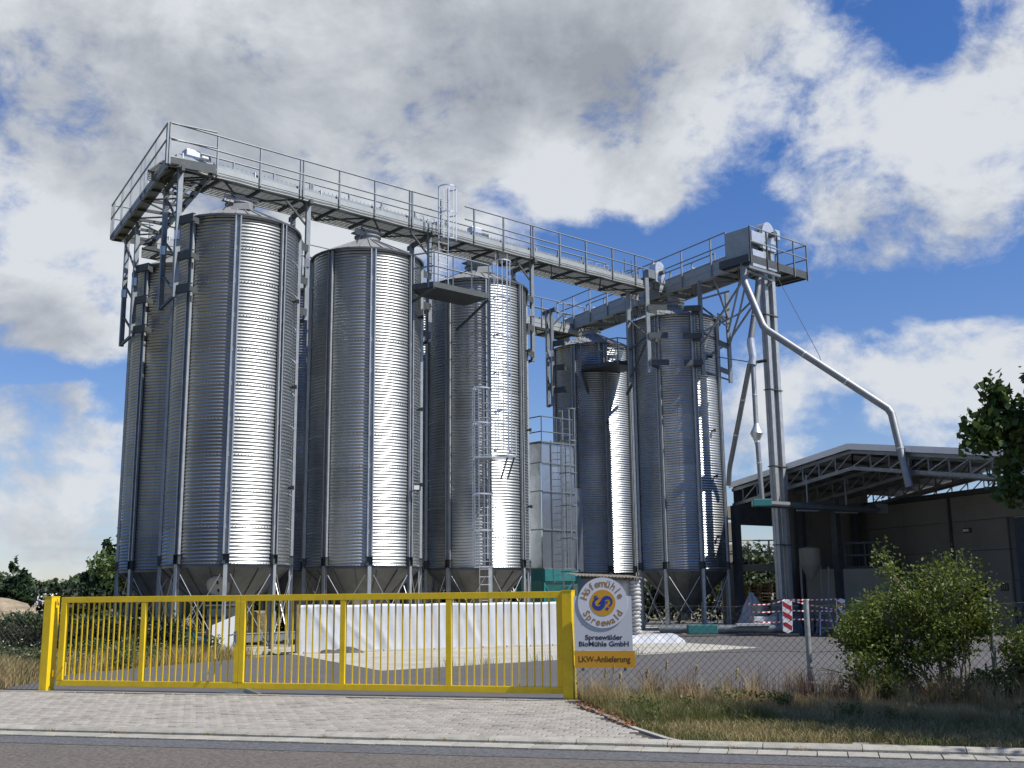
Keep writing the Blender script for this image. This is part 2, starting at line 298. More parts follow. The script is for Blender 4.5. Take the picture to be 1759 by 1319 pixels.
# gutter stones, kerb stones and their bed
gut = thing('gutter', 'row of pale concrete gutter slabs along the edge of the road', 'gutter', K(0, 0)); gut['kind'] = 'structure'; del gut['category']
sm = MB(); hw = 0.1475
sm.hexa([(-hw, 0.004, -0.08), (hw, 0.004, -0.08), (hw, 0.284, -0.08), (-hw, 0.284, -0.08), (-hw+.004, 0.008, -0.012), (hw-.004, 0.008, -0.012), (hw-.004, 0.28, -0.004), (-hw+.004, 0.28, -0.004)])
gm = sm.mesh('gutter_slab', KERB)
KANG = atan2(KD.y, KD.x)
for i in range(-34, 34):
    inst(gm, 'gutter_slab', gut, (KD.x*i*0.3, KD.y*i*0.3, random.uniform(-.003, .002)), KANG + random.uniform(-.004, .004))
kb = thing('kerb', 'low rounded concrete kerb between the road gutter and the pavers', 'kerb', K(0, 0.30)); kb['kind'] = 'structure'; del kb['category']
sm = MB(); pr = [(0, -0.1), (0.0, 0.018), (0.03, 0.04), (0.09, 0.052), (0.16, 0.052), (0.205, 0.035), (0.215, -0.1)]
vs = [(x, y, z) for x in (-0.495, 0.495) for (y, z) in pr]; n = len(pr)
sm.add(vs, [(i, i+1, n+i+1, n+i) for i in range(n-1)] + [tuple(range(n)), tuple(range(2*n-1, n-1, -1))])
km = sm.mesh('kerb_stone', KERB)
for i in range(-11, 12):
    inst(km, 'kerb_stone', kb, (KD.x*(i+.1), KD.y*(i+.1), random.uniform(-.004, .003)), KANG + random.uniform(-.004, .004))
struct('kerb_bed', MB().sheet([xy(K(-12, 0.0)), xy(K(14, 0.0)), xy(K(14, 0.56)), xy(K(-12, 0.56))], -0.022), JOINT)
# paver apron in front of the gate
EDGE = [(0.95, 17.45), (1.0, 16.99), (1.26, 15.49), (1.51, 13.87), (1.75, 12.9), (1.95, 12.42)]
def edge_x(y):
    for (x0, y0), (x1, y1) in zip(EDGE, EDGE[1:]):
        if y <= y0 and y >= y1: return x0 + (x1-x0)*(y0-y)/(y0-y1)
    return EDGE[0][0] if y > EDGE[0][1] else 4.0
def gate_n(p): return (p-G0).dot(GB)
pav = thing('paved_apron', 'light grey concrete paver driveway in front of the yellow gate', 'driveway', K(0, 0.52)); pav['kind'] = 'structure'; del pav['category']
struct('paver_bed', MB().sheet([xy(K(-12, .5)), xy(K(1.9, .5)), (1.5, 13.87), (1.25, 15.49), (1.0, 16.99), (0.95, 17.7), (-9.3, 20.85), (-12.5, 21.8)], -0.014), JOINT)
cells = []
pl, pw = 0.2, 0.165
for r in range(0, 42):
    n = 0.535 + pw/2 + r*pw
    for c in range(-66, 26):
        s = (c + (0.5 if r % 2 else 0))*pl
        p = K(s, n)
        if gate_n(p) > -0.17 or p.x > edge_x(p.y)-0.16 or (p.x < -10.3): continue
        cells.append((p, (p-V(0, 0, 0)).length))
cells.sort(key=lambda a: a[1])
def paver(mb, c, ang, L1, W1, h, ch=0.010):
    a = V(cos(ang), sin(ang), 0); b = V(-sin(ang), cos(ang), 0)
    P = [c + a*x*L1/2 + b*y*W1/2 for x, y in ((-1, -1), (1, -1), (1, 1), (-1, 1))]
    Q = [c + a*x*(L1/2-ch) + b*y*(W1/2-ch) for x, y in ((-1, -1), (1, -1), (1, 1), (-1, 1))]
    vs = [V(p.x, p.y, h-0.045) for p in P] + [V(p.x, p.y, h-0.006) for p in P] + [V(q.x, q.y, h) for q in Q]
    mb.add(vs, [(0, 1, 5, 4), (1, 2, 6, 5), (2, 3, 7, 6), (3, 0, 4, 7), (4, 5, 9, 8), (5, 6, 10, 9), (6, 7, 11, 10), (7, 4, 8, 11), (8, 9, 10, 11)])
pm = MB(); paver(pm, V(0, 0, 0), 0, pl-.018, pw-.016, 0); pme = pm.mesh('paver', PAVE)
for p, d in cells[:300]:
    inst(pme, 'paver', pav, (p.x-wloc(pav).x, p.y-wloc(pav).y, random.uniform(-.003, .004)), KANG + random.uniform(-.012, .012))
groups = [MB() for _ in range(1)]
vc = []
for p, d in cells[300:]: 
    g0 = len(groups[0].f); paver(groups[0], p, KANG+random.uniform(-.012, .012), pl-.018, pw-.016, random.uniform(-.004, .005)); vc += [random.uniform(0.87, 1.13)]*9
PAVE2 = mat('grey concrete paver field', (0.33, 0.305, 0.262), 0.85, 0.0, var=0.2, vscale=8, bump=0.4, bscale=60, dirt=((0.15, 0.14, 0.125), 1.1, 0.65))
po = groups[0].build('paver', PAVE2, pav); po['kind'] = 'stuff'
at = po.data.attributes.new('tone', 'FLOAT', 'FACE'); at.data.foreach_set('value', vc)
t = PAVE2.node_tree; b = t.nodes['Principled BSDF']; lk = b.inputs['Base Color'].links[0].from_socket
an = t.nodes.new('ShaderNodeAttribute'); an.attribute_name = 'tone'; vm = t.nodes.new('ShaderNodeVectorMath'); vm.operation = 'SCALE'
t.links.new(lk, vm.inputs[0]); t.links.new(an.outputs['Fac'], vm.inputs['Scale']); t.links.new(vm.outputs[0], b.inputs['Base Color'])
# edging along the pavers' curved right side and the gate sill
eb = MB()
for (x0, y0), (x1, y1) in zip(EDGE[1:], EDGE[2:]): eb.bar((x0-.05, y0, -0.02), (x1-.05, y1, -0.02), 0.07, 0.07)
struct('driveway_edging', eb, KERB)
gs = thing('gate_sill', 'concrete sill strip in the ground under the yellow gate', 'sill', G(0, 0)); gs['kind'] = 'structure'; del gs['category']
sb = MB(); sb.hexa([(0.005, -0.16, -0.1), (0.985, -0.16, -0.1), (0.985, -0.02, -0.1), (0.005, -0.02, -0.1), (0.005, -0.155, 0.012), (0.985, -0.155, 0.012), (0.985, -0.02, 0.012), (0.005, -0.02, 0.012)])
sme = sb.mesh('sill_stone', KERB)
for i in range(-4, 11): inst(sme, 'sill_stone', gs, (GD.x*(i-.15), GD.y*(i-.15), random.uniform(-.002, .002)), GANG)
struct('gate_track', MB().bar(G(-.2, .16, .0), G(9.9, .16, .0), 0.2, 0.02), TRACK)

# concrete apron and silo slab
ap = MB()
A1 = V(-3.02, 25.19, 0); au = V(0.762, 0.648, 0); aw = V(-0.41, 0.912, 0)
def slabs(name, org, du, dv, nu, nv, lu, lv, z, m):
    t_ = thing(name, name.replace('_', ' ') + ' of cast bays with joints', 'slab', org); t_['kind'] = 'structure'; del t_['category']
    for i in range(nu):
        for j in range(nv):
            q = [org + du*(i*lu+.006) + dv*(j*lv+.006), org + du*((i+1)*lu-.006) + dv*(j*lv+.006), org + du*((i+1)*lu-.006) + dv*((j+1)*lv-.006), org + du*(i*lu+.006) + dv*((j+1)*lv-.006)]
            MB().poly([xy(p) for p in q], -0.05, z).build('slab_bay', m, t_)
    return t_
slabs('concrete_apron', A1, au, aw, 3, 4, 4.55, 3.3, 0.004, CONC)
slabs('silo_foundation', AB(-3.0, -2.35), U, Wv, 6, 3, 4.6, 3.9, 0.09, CONC)

# ---------------------------------------------------------------- gate posts, gate leaves
def gpost(t0, name, label):
    o = thing(name, label, 'gate post', G(t0, 0), 'yellow gate posts')
    MB().box((0, 0, 0), (1, 1, 1))
    b = MB(); b.box(G(t0+.08, .11, .84), (.165, .22, 1.67), (GD, GB, V(0, 0, 1))); b.build('shaft', YEL, o, bevel=.006)
    b = MB(); b.box(G(t0+.08, .11, 1.679), (.175, .23, .012), (GD, GB, V(0, 0, 1))); b.build('cap', YEL, o)
    return o
gp = gpost(-.08, 'gate_post', 'square yellow steel gate post at the left end of the gate'); 
b = MB()
for z in (.25, 1.52): b.tube([G(.14, .1, z), G(.14, .1, z+.12)], .022)
b.build('hinge', YEL, gp)
gp2 = gpost(9.755, 'gate_post', 'square yellow steel gate post beside the mill sign')
b = MB()
for z in (.25, .5, .75): b.box(G(9.95, .1, z), (.02, .03, .03), (GD, GB, V(0, 0, 1)))
b.build('wire_clip', BLACK, gp2)
def leaf(t0, t1, divs, label, stile0, stile1):
    o = thing('gate_leaf', label, 'gate', G(t0, .11), 'yellow barred gate leaves')
    bx = lambda a, b_, z0, z1, d, nm: MB().box(G((a+b_)/2, .11, (z0+z1)/2), (b_-a, d, z1-z0), (GD, GB, V(0, 0, 1))).build(nm, YEL, o, bevel=.004)
    bx(t0, t1, 1.565, 1.668, .075, 'top_rail'); bx(t0, t1, .09, .192, .075, 'bottom_rail')
    bx(t0, t0+stile0, .194, 1.563, .08, 'stile'); bx(t1-stile1, t1, .194, 1.563, .08, 'stile')
    edges = [t0+stile0]
    for d in divs: bx(d-.048, d+.048, .194, 1.563, .07, 'divider'); edges += [d-.048, d+.048]
    edges.append(t1-stile1)
    proto = None
    for i in range(0, len(edges), 2):
        a, c = edges[i], edges[i+1]; nb = 13
        for k in range(1, nb+1):
            tt = a + (c-a)*k/(nb+1)
            if proto is None: proto = MB().box((0, 0, .8785), (.022, .022, 1.369), (GD, GB, V(0, 0, 1))).mesh('gate_bar', YEL)
            p = G(tt, .11)-G(t0, .11); inst(proto, 'gate_bar', o, p)
    return o
lf = leaf(.235, 3.955, [2.0], 'left leaf of the yellow barred gate, from the left post to the lock', .12, .09)
b = MB(); b.box(G(3.9, .05, .95), (.05, .03, .2), (GD, GB, V(0, 0, 1))); b.tube([G(3.9, .04, 1.0), G(3.9, -.02, 1.0), G(3.80, -.02, .98)], .012); b.tube([G(3.9, .02, .87), G(3.9, -.0, .80)], .02); b.build('lock', GALVF, lf)
b = MB(); b.tube([G(.42, .06, .28), G(.46, .02, .28), G(.46, .02, .5), G(.42, .06, .5)], .012); b.build('drop_bolt', YEL, lf)
rf = leaf(3.96, 9.735, [5.92, 7.82], 'right leaf of the yellow barred gate, from the lock to the sign side post', .10, .09)
b = MB(); vs = [G(3.72, .25, .012), G(4.3, .25, .012), G(4.3, .0, .012), G(3.72, .0, .012), G(3.95, .2, .085), G(4.12, .2, .085), G(4.12, .05, .085), G(3.95, .05, .085)]
b.hexa([vs[3], vs[2], vs[1], vs[0], vs[7], vs[6], vs[5], vs[4]])
b.hexa([G(4.14, .02, .013), G(4.44, -.06, .013), G(4.46, .02, .013), G(4.18, .08, .013), G(4.14, .02, .1), G(4.44, -.06, .03), G(4.46, .02, .03), G(4.18, .08, .1)])
tag(b.build('gate_stop', GALVF), 'bent grey sheet metal gate stop on the ground under the lock', 'gate stop')

# ---------------------------------------------------------------- sign
SA = V(0.9850, -0.1726, 0); SB = V(0.1726, 0.985, 0)       # along and behind the board
S0 = V(0.93, 17.50, 0)
def SG(s, z, n=0.0): p = S0 + SA*s - SB*n; return V(p.x, p.y, z)    # n towards the road
sg = thing('mill_sign', 'white and ochre company sign with a round blue emblem beside the gate', 'sign', S0)
bx = lambda s0, s1, z0, z1, n0, n1, nm, m, **k: MB().box(SG((s0+s1)/2, (z0+z1)/2, (n0+n1)/2), (s1-s0, n1-n0, z1-z0), (SA, SB, V(0, 0, 1))).build(nm, m, sg, **k)
bx(0, .90, .76, 1.585, 0, .006, 'board', WHITE); bx(0, .93, .50, .757, 0, .008, 'lower_board', OCHRE)
bx(.1, .14, .45, 1.5, -.04, -.002, 'bracket', GALVF); bx(.75, .79, .45, 1.5, -.04, -.002, 'bracket', GALVF)
def disc(cs, cz, r, n0, n1, nm, m, k=56):
    b = MB(); vs = [SG(cs+r*cos(2*pi*i/k), cz+r*sin(2*pi*i/k), n) for n in (n0, n1) for i in range(k)]
    b.add(vs, [tuple(range(k-1, -1, -1)), tuple(range(k, 2*k))] + [(i, (i+1) % k, k+(i+1) % k, k+i) for i in range(k)]); b.build(nm, m, sg)
CS, CZ = .455, 1.485
disc(CS, CZ, .388, .0065, .02, 'round_board', mat('sign rim white', (0.57, 0.60, 0.64), 0.3)); disc(CS, CZ, .20, .0205, .0235, 'emblem_field', OCHRE)
def text(body, cs, cz, size, m, nm, width=None, n=.0075, rot=0.0, bold=0.0, track=1.0):
    cu = bpy.data.curves.new(nm, 'FONT'); cu.body = body; cu.size = size; cu.align_x = 'CENTER'; cu.align_y = 'BOTTOM_BASELINE'; cu.extrude = .0012; cu.offset = bold; cu.space_character = track; cu.resolution_u = 3
    ob = bpy.data.objects.new(nm, cu); col.objects.link(ob)
    bpy.context.view_layer.update(); dg = bpy.context.evaluated_depsgraph_get(); me = bpy.data.meshes.new_from_object(ob.evaluated_get(dg)); bpy.data.objects.remove(ob)
    xs = [v.co.x for v in me.vertices]; w = max(xs)-min(xs); sx = (width/w) if width else 1.0
    for v in me.vertices:
        x, y, z = v.co.x*sx, v.co.y, v.co.z
        xr, yr = x*cos(rot)-y*sin(rot), x*sin(rot)+y*cos(rot)
        p = SG(cs+xr, cz+yr, n+z) - S0; v.co = p
    me.materials.clear(); me.materials.append(m)
    o = bpy.data.objects.new(nm, me); col.objects.link(o); o.parent = sg; return o
text('Spreewälder', .455, .925, .105, INK, 'lettering', .58, bold=.002)
text('BioMühle GmbH', .455, .825, .105, INK, 'lettering', .77, bold=.002)
text('LKW-Anlieferung', .455, .59, .125, BROWN, 'lettering', .80, n=.0095, bold=.0012)
def arc(word, r, a0, a1, size, top):
    for i, ch in enumerate(word):
        a = radians(a0 + (a1-a0)*i/(len(word)-1))
        text(ch, CS+r*cos(a), CZ+r*sin(a), size, BRONZE, 'letter', n=.022, rot=(a-pi/2) if top else (a+pi/2), bold=.002)
arc('Höfemühle', .248, 160, 20, .155, True)
arc('Spreewald', .350, 212, 328, .150, False)
# emblem: blue S shaped water beast with horned head, fins and arrow tail, cut from flat sheet
def ribbon(pts, ws, nm='emblem'):
    b = MB(); P = [V(p[0], p[1], 0) for p in pts]; L1 = []; R1 = []
    for i, p in enumerate(P):
        d = (P[min(i+1, len(P)-1)]-P[max(i-1, 0)]).normalized(); nn = V(-d.y, d.x, 0); L1.append(p+nn*ws[i]); R1.append(p-nn*ws[i])
    m_ = len(P); vs = [SG(CS+q.x, CZ+q.y, .0245) for q in L1+R1] + [SG(CS+q.x, CZ+q.y, .0265) for q in L1+R1]
    fs = []
    for i in range(m_-1): fs += [(i, i+1, m_+i+1, m_+i), (2*m_+i, 3*m_+i, 3*m_+i+1, 2*m_+i+1)]
    return b.add(vs, fs).build(nm, BLUE, sg)
sp = []; wd = []
for k in range(41):
    t_ = k/40
    if t_ < .5: a = radians(115 + 250*(t_/.5)); c = (-.068, -.012); r = .072 + .004*t_
    else: a = radians(185 - 250*((t_-.5)/.5)); c = (.072, .012); r = .068
    sp.append((c[0]+r*cos(a), c[1]+r*sin(a))); wd.append(.014 + .020*sin(pi*min(1, t_*1.15))**1.4)
ribbon(sp, [max(.007, w_) for w_ in wd])
def flat(pts, nm, m=BLUE, n=.0272):
    b = MB(); k = len(pts); b.add([SG(CS+x, CZ+y, n) for x, y in pts] + [SG(CS+x, CZ+y, n-.002) for x, y in pts], [tuple(range(k)), tuple(range(2*k-1, k-1, -1))]); b.build(nm, m, sg)
flat([(-.135, .115), (-.105, .085), (-.135, .088), (-.125, .06), (-.10, .045), (-.055, .058), (-.062, .07), (-.085, .098), (-.088, .118), (-.10, .10)], 'emblem_head')
flat([(-.094, .076), (-.086, .076), (-.086, .084), (-.094, .084)], 'emblem_eye', WPAINT, .0282)
flat([(.035, -.095), (.07, -.058), (.075, -.078), (.105, -.082), (.085, -.098), (.08, -.118), (.06, -.105)], 'emblem_tail')
flat([(-.06, .0), (-.03, .025), (-.04, -.002), (-.062, -.02), (-.035, -.022)], 'emblem_fin'); flat([(.05, .03), (.085, .02), (.07, .005), (.088, -.012), (.055, -.005)], 'emblem_fin')

# ---------------------------------------------------------------- fences
def zig(mb, P, D, up0, h, cell, i):  # one link wire: vertical zigzag
    nseg = int(h/(cell/2)); prev = None
    for k in range(nseg+1):
        off = (cell/2)*((k+i) % 2)
        p = P + D*off + V(0, 0, up0 + k*cell/2)
        if prev is not None: mb.add([prev+V(0, 0, .0), prev+D*.007+V(0, 0, -.004), p+D*.007, p, prev+D*.0035-V(0, .006, 0), p+D*.0035-V(0, .006, 0)], [(0, 1, 2, 3), (0, 3, 5, 4), (1, 4, 5, 2)])
        prev = p
def fence(name, label, P0, P1, posts, h, cell=.115, sag=0.0, group=None, lean=None):
    o = thing(name, label, 'fence', P0, group); d = (P1-P0); L_ = d.length; d.normalize()
    mb = MB(); n_ = int(L_/(cell/2)); i = 0
    while i*cell/2 < L_-cell/2:
        P = P0 + d*(i*cell/2); hh = h + sag*sin(i*.13)
        zig(mb, P, d, .02, hh, cell, i % 2); i += 1
    m_ = mb.build('mesh', WIRE, o)
    w_ = MB()
    for z in (h*.5, h-.01): 
        pts = [P0 + d*(L_*k/24) + V(0, 0, z + .012*sin(k*1.7)) for k in range(25)]; w_.tube(pts, .003, 4)
    w_.build('tension_wire', WIRE, o)
    for k, (s, hp, r) in enumerate(posts):
        b = MB(); q = P0 + d*s; lx = (lean or {}).get(k, 0)
        b.tube([V(q.x, q.y-.05, -.1), V(q.x+lx, q.y-.05, hp)], r, 10); b.build('post', WIREG, o, smooth=1.0)
    return o
fence('chain_link_fence', 'chain link fence on grey round posts, right of the sign', G(9.93, .12), V(9.6, 17.05, 0), [(3.60, 1.50, .042), (6.36, 1.50, .038)], 1.42)
fence('chain_link_fence', 'chain link fence to the left of the left yellow post', G(-6.5, .3), G(-.1, .2), [(.3, 1.5, .04), (3.3, 1.5, .04)], 1.42)
# ---------------------------------------------------------------- silos
R, ZB, ZT = 1.985, 2.66, 13.74
C0 = radians(-76)          # azimuth of the first stiffener column
PITCH = 0.1108; TIER = (ZT-ZB)/10; SEC = pi/4
def panel_mesh():
    b = MB(); nz = 40; na = 9; prof = []
    for i in range(nz+1):
        z = TIER*i/nz; ph = 2*pi*z/PITCH; prof.append((0.015*cos(ph), z))
    for (dr, z) in prof:
        for k in range(na+1):
            a = SEC*k/na; b.v.append(((R+dr)*cos(a), (R+dr)*sin(a), z))
    for i in range(nz):
        for k in range(na): b.f.append((i*(na+1)+k, i*(na+1)+k+1, (i+1)*(na+1)+k+1, (i+1)*(na+1)+k))
    for k in range(15):
        a = SEC*(k+.5)/15; c_ = (cos(a), sin(a)); b.box(((R+.014)*c_[0], (R+.014)*c_[1], .028), (.022, .022, .022))
    for k in range(10): b.box(((R+.012)*cos(SEC*.5), (R+.012)*sin(SEC*.5), .055+k*PITCH), (.018, .018, .02))
    return b.mesh('shell_panel', GALV, smooth=.9)
PANEL = panel_mesh()
def polar(r, a, z=0.0): return V(r*cos(a), r*sin(a), z)
def column_mesh():
    b = MB(); h = ZT-ZB-.30
    x = lambda a, c, w_, d: b.box((R+a, c, h/2), (d, w_, h))
    x(.024, 0, .20, .008)                                   # web on the shell
    for s in (-1, 1):
        x(.066, s*.096, .008, .09); x(.107, s*.076, .036, .007)
    for i in range(100): b.box((R+.031, 0, .06+i*.1075), (.012, .018, .018))
    for i in range(1, 10): b.box((R+.034, 0, TIER*i-.28), (.012, .16, .16))
    return b.mesh('stiffener_column', GALVC)
COLM = column_mesh()
def leg_mesh():
    b = MB()
    for s in (-1, 1): b.box((R+.05+s*.055, 0, (ZB)/2), (.008, .12, ZB-.002))
    b.box((R+.05, 0, ZB/2), (.10, .008, ZB-.004)); b.box((R+.05, 0, .01), (.24, .24, .02))
    return b.mesh('leg', GALVC)
LEGM = leg_mesh()
def foot_mesh():
    b = MB(); z = ZB
    b.box((R+.06, 0, z+.006), (.14, .26, .012)); b.box((R+.06, 0, z+.292), (.14, .26, .012))
    for s in (-1, 1): b.box((R+.06, s*.10, z+.149), (.12, .01, .27))
    b.box((R+.02, 0, z+.149), (.01, .19, .27))
    return b.mesh('column_shoe', GALVD)
SHOE = foot_mesh()
def brace_mesh():
    b = MB(); r = R+.05
    p0, p1 = polar(r, .07, 2.35), polar(r, SEC-.07, .22); p2, p3 = polar(r+.02, SEC-.07, 2.35), polar(r+.02, .07, .22)
    b.tube([p0, p1], .013, 6); 
    m1 = MB().tube([p2, p3], .013, 6)
    return b.mesh('cross_brace', GALVB), m1.mesh('cross_brace', GALVB)
BR1, BR2 = brace_mesh()
def roof_mesh():
    b = MB(); n = 32; vs = []; k = 0
    for i in range(n):
        a0, a1 = 2*pi*i/n, 2*pi*(i+1)/n
        p = [polar(2.07, a0, ZT+.03), polar(2.07, a1, ZT+.03), polar(.42, a1, ZT+.86), polar(.42, a0, ZT+.86)]
        b.add(p, [(0, 1, 2, 3)]); b.bar(polar(2.07, a0, ZT+.045), polar(.42, a0, ZT+.875), .03, .035)
    return b.mesh('roof', ROOFG)
ROOFME = roof_mesh()
RIM = MB().lathe([(2.03, ZT-.03), (2.10, ZT-.03), (2.10, ZT+.035), (2.06, ZT+.04), (2.03, ZT-.03)], 96).mesh('eave_ring', DARKST, smooth=1.0)
LOWR = MB().lathe([(1.95, ZB-.02), (2.035, ZB-.02), (2.035, ZB-.005), (1.95, ZB-.005), (1.95, ZB-.02)], 96).mesh('base_ring', GALVD)
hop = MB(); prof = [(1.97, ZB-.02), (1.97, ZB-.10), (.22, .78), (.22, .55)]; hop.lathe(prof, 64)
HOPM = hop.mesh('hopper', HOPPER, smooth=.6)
sm_ = MB()
for i in range(16):
    a = 2*pi*i/16; sm_.bar(polar(1.975, a, ZB-.12), polar(.23, a, .79), .05, .012, upv=(cos(a), sin(a), 1))
    for j in range(22):
        f = (j+.5)/22; sm_.box(polar(1.985-(1.985-.235)*f, a, ZB-.115-(ZB-.115-.8)*f), (.018, .018, .018))
SEAM = sm_.mesh('hopper_seams', HOPPER)
CAP = MB().lathe([(.44, ZT+.80), (.44, ZT+1.02), (.50, ZT+1.02), (.50, ZT+1.06), (0.02, ZT+1.12)], 24).mesh('roof_cap', ROOFG)
cb = MB(); cb.box((0, 0, ZT+1.02), (.62, .62, .34), (U, UN, V(0, 0, 1))); cb.box((0, 0, ZT+1.21), (1.0, .72, .05), (U, UN, V(0, 0, 1)))
cb.box((.0, -.38, ZT+1.1), (.95, .04, .24), (U, UN, V(0, 0, 1)))
CAPB = cb.mesh('inlet_box', ROOFG)
hb = MB(); hb.hexa([polar(.9, -1.2, ZT+.5)+V(*o_) for o_ in ((-.3, -.3, 0), (.3, -.3, 0), (.3, .3, .0), (-.3, .3, .0), (-.25, -.25, .22), (.25, -.25, .22), (.25, .25, .42), (-.25, .25, .42))])
HATCH = hb.mesh('roof_hatch', ROOFG)
def silo(name, label, loc, group):
    s = thing(name, label, 'grain silo', loc, group)
    for k in range(8):
        a = C0 + k*SEC
        for j in range(10): inst(PANEL, 'shell_panel', s, (0, 0, ZB+j*TIER), a)
        inst(COLM, 'stiffener_column', s, (0, 0, ZB+.30), a); inst(SHOE, 'column_shoe', s, (0, 0, 0), a)
        inst(LEGM, 'leg', s, (0, 0, 0), a)
        inst(BR1, 'cross_brace', s, (0, 0, 0), a); inst(BR2, 'cross_brace', s, (0, 0, 0), a)
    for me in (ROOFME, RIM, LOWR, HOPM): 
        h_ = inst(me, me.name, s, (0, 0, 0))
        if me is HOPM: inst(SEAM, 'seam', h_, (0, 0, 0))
    inst(CAP, 'roof_cap', s); 
    return s
FL = -.0
silos = {
 's1': silo('grain_silo', 'corrugated steel silo with an oval pale hatch on its hopper, largest in view', (-9.22, 35.57, 0), 'corrugated grain silos on steel legs'),
 's2': silo('grain_silo', 'corrugated steel silo with a boxy inlet on its roof, second in the front row', (-5.33, 39.15, 0), 'corrugated grain silos on steel legs'),
 's3': silo('grain_silo', 'corrugated steel silo climbed by the caged ladders, third in the front row', (-1.39, 43.06, 0), 'corrugated grain silos on steel legs'),
 's5': silo('grain_silo', 'corrugated steel silo standing beside the bucket elevator', (7.50, 49.03, 0), 'corrugated grain silos on steel legs'),
 's0': silo('grain_silo', 'corrugated steel silo at the far left, behind the largest one', (-12.41, 40.76, 0), 'corrugated grain silos on steel legs'),
 's0b': silo('grain_silo', 'dark back row silo seen through the gap between the first and second front silos', (-8.52, 44.34, 0), 'corrugated grain silos on steel legs'),
 's0c': silo('grain_silo', 'dark back row silo seen through the gap left of the laddered silo', (-4.35, 47.6, 0), 'corrugated grain silos on steel legs'),
 's4': silo('grain_silo', 'brownish shaded silo between the galvanised bin and the silo at the elevator', (4.08, 54.48, 0), 'corrugated grain silos on steel legs'),
}
for k in ('s1', 's2', 's3', 's5'): inst(CAPB, 'inlet_box', silos[k])
for k in ('s1', 's3', 's0'): inst(HATCH, 'roof_hatch', silos[k])
# pale bolted hatches on the front hoppers
def hopper_hatch(s, ang, zc, rx, rz, slots=True):
    z = lambda q: V(*q)
    f = (ZB-.10-zc)/(ZB-.10-.78); r = 1.97-(1.97-.22)*f
    o = V(s.location) + polar(r, ang, zc); tn = V(-sin(ang), cos(ang), 0); dn = (polar(.22, ang, .78)-polar(1.97, ang, ZB-.10)).normalized(); nn = tn.cross(dn).normalized()
    if nn.dot(polar(1, ang)) < 0: nn = -nn
    k = 28; P = [o + tn*rx*cos(2*pi*i/k)*(1 if sin(2*pi*i/k) < 0 else .92) + dn*rz*sin(2*pi*i/k) for i in range(k)]
    b = MB(); b.add([p+nn*.04 for p in P]+[p-nn*.01 for p in P], [tuple(range(k)), tuple(range(2*k-1, k-1, -1))] + [(i, (i+1) % k, k+(i+1) % k, k+i) for i in range(k)])
    h = b.build('hopper_hatch', PALEP, s)
    b = MB()
    for p in P: q = o + (p-o)*.9; b.box(q+nn*.045, (.022, .022, .02))
    b.build('bolt', GALVD, h)
    if slots:
        for d_ in (-.45, .35): b = MB(); b.bar(o+dn*rz*(d_-.14)+nn*.05, o+dn*rz*(d_+.14)+nn*.05, .05, .03, upv=nn); b.build('slot', BLACK, h)
PALEP = mat('pale hatch plate', (.50, .49, .44), .5, 0.2, var=.15)
hopper_hatch(silos['s1'], radians(-84), 2.0, .36, .42); hopper_hatch(silos['s1'], radians(-58), 1.55, .34, .26, False)
hopper_hatch(silos['s2'], radians(-90), 1.5, .24, .22, False)
# small level sensors and lamps on the shells
def sensor(s, ang, z):
    b = MB(); c = V(s.location); b.tube([c+polar(R+.0, ang, z), c+polar(R+.13, ang, z)], .04, 8); b.box(c+polar(R+.15, ang, z), (.10, .10, .12)); b.build('level_sensor', BLACK, s)
for k, a, zs in (('s1', -8, (5.1, 8.4, 11.3)), ('s2', -12, (5.5, 8.2, 11.6)), ('s3', -12, (5.0, 8.0, 11.2)), ('s5', -52, (6.6, 8.6, 11.9, 4.0)), ('s4', -75, (9.8,))):
    for z in zs: sensor(silos[k], radians(a), z)
# flood lamp on silo two, at the right column
c = V(silos['s2'].location); b = MB(); b.bar(c+polar(R+.1, radians(-31), 5.2), c+polar(R+.35, radians(-31), 5.25), .04, .04); b.build('lamp_arm', GALVF, silos['s2'])
fl_ = thing('flood_lamp', 'small black flood lamp on an arm on the second front silo', 'lamp', c+polar(R+.35, radians(-31), 5.3)); b = MB(); b.box(c+polar(R+.37, radians(-31), 5.32), (.22, .12, .2)); b.build('lamp_body', BLACK, fl_); b = MB(); b.box(c+polar(R+.37, radians(-31), 5.32)+V(-.02, -.07, 0), (.18, .01, .15)); b.build('lens', WPAINT, fl_)

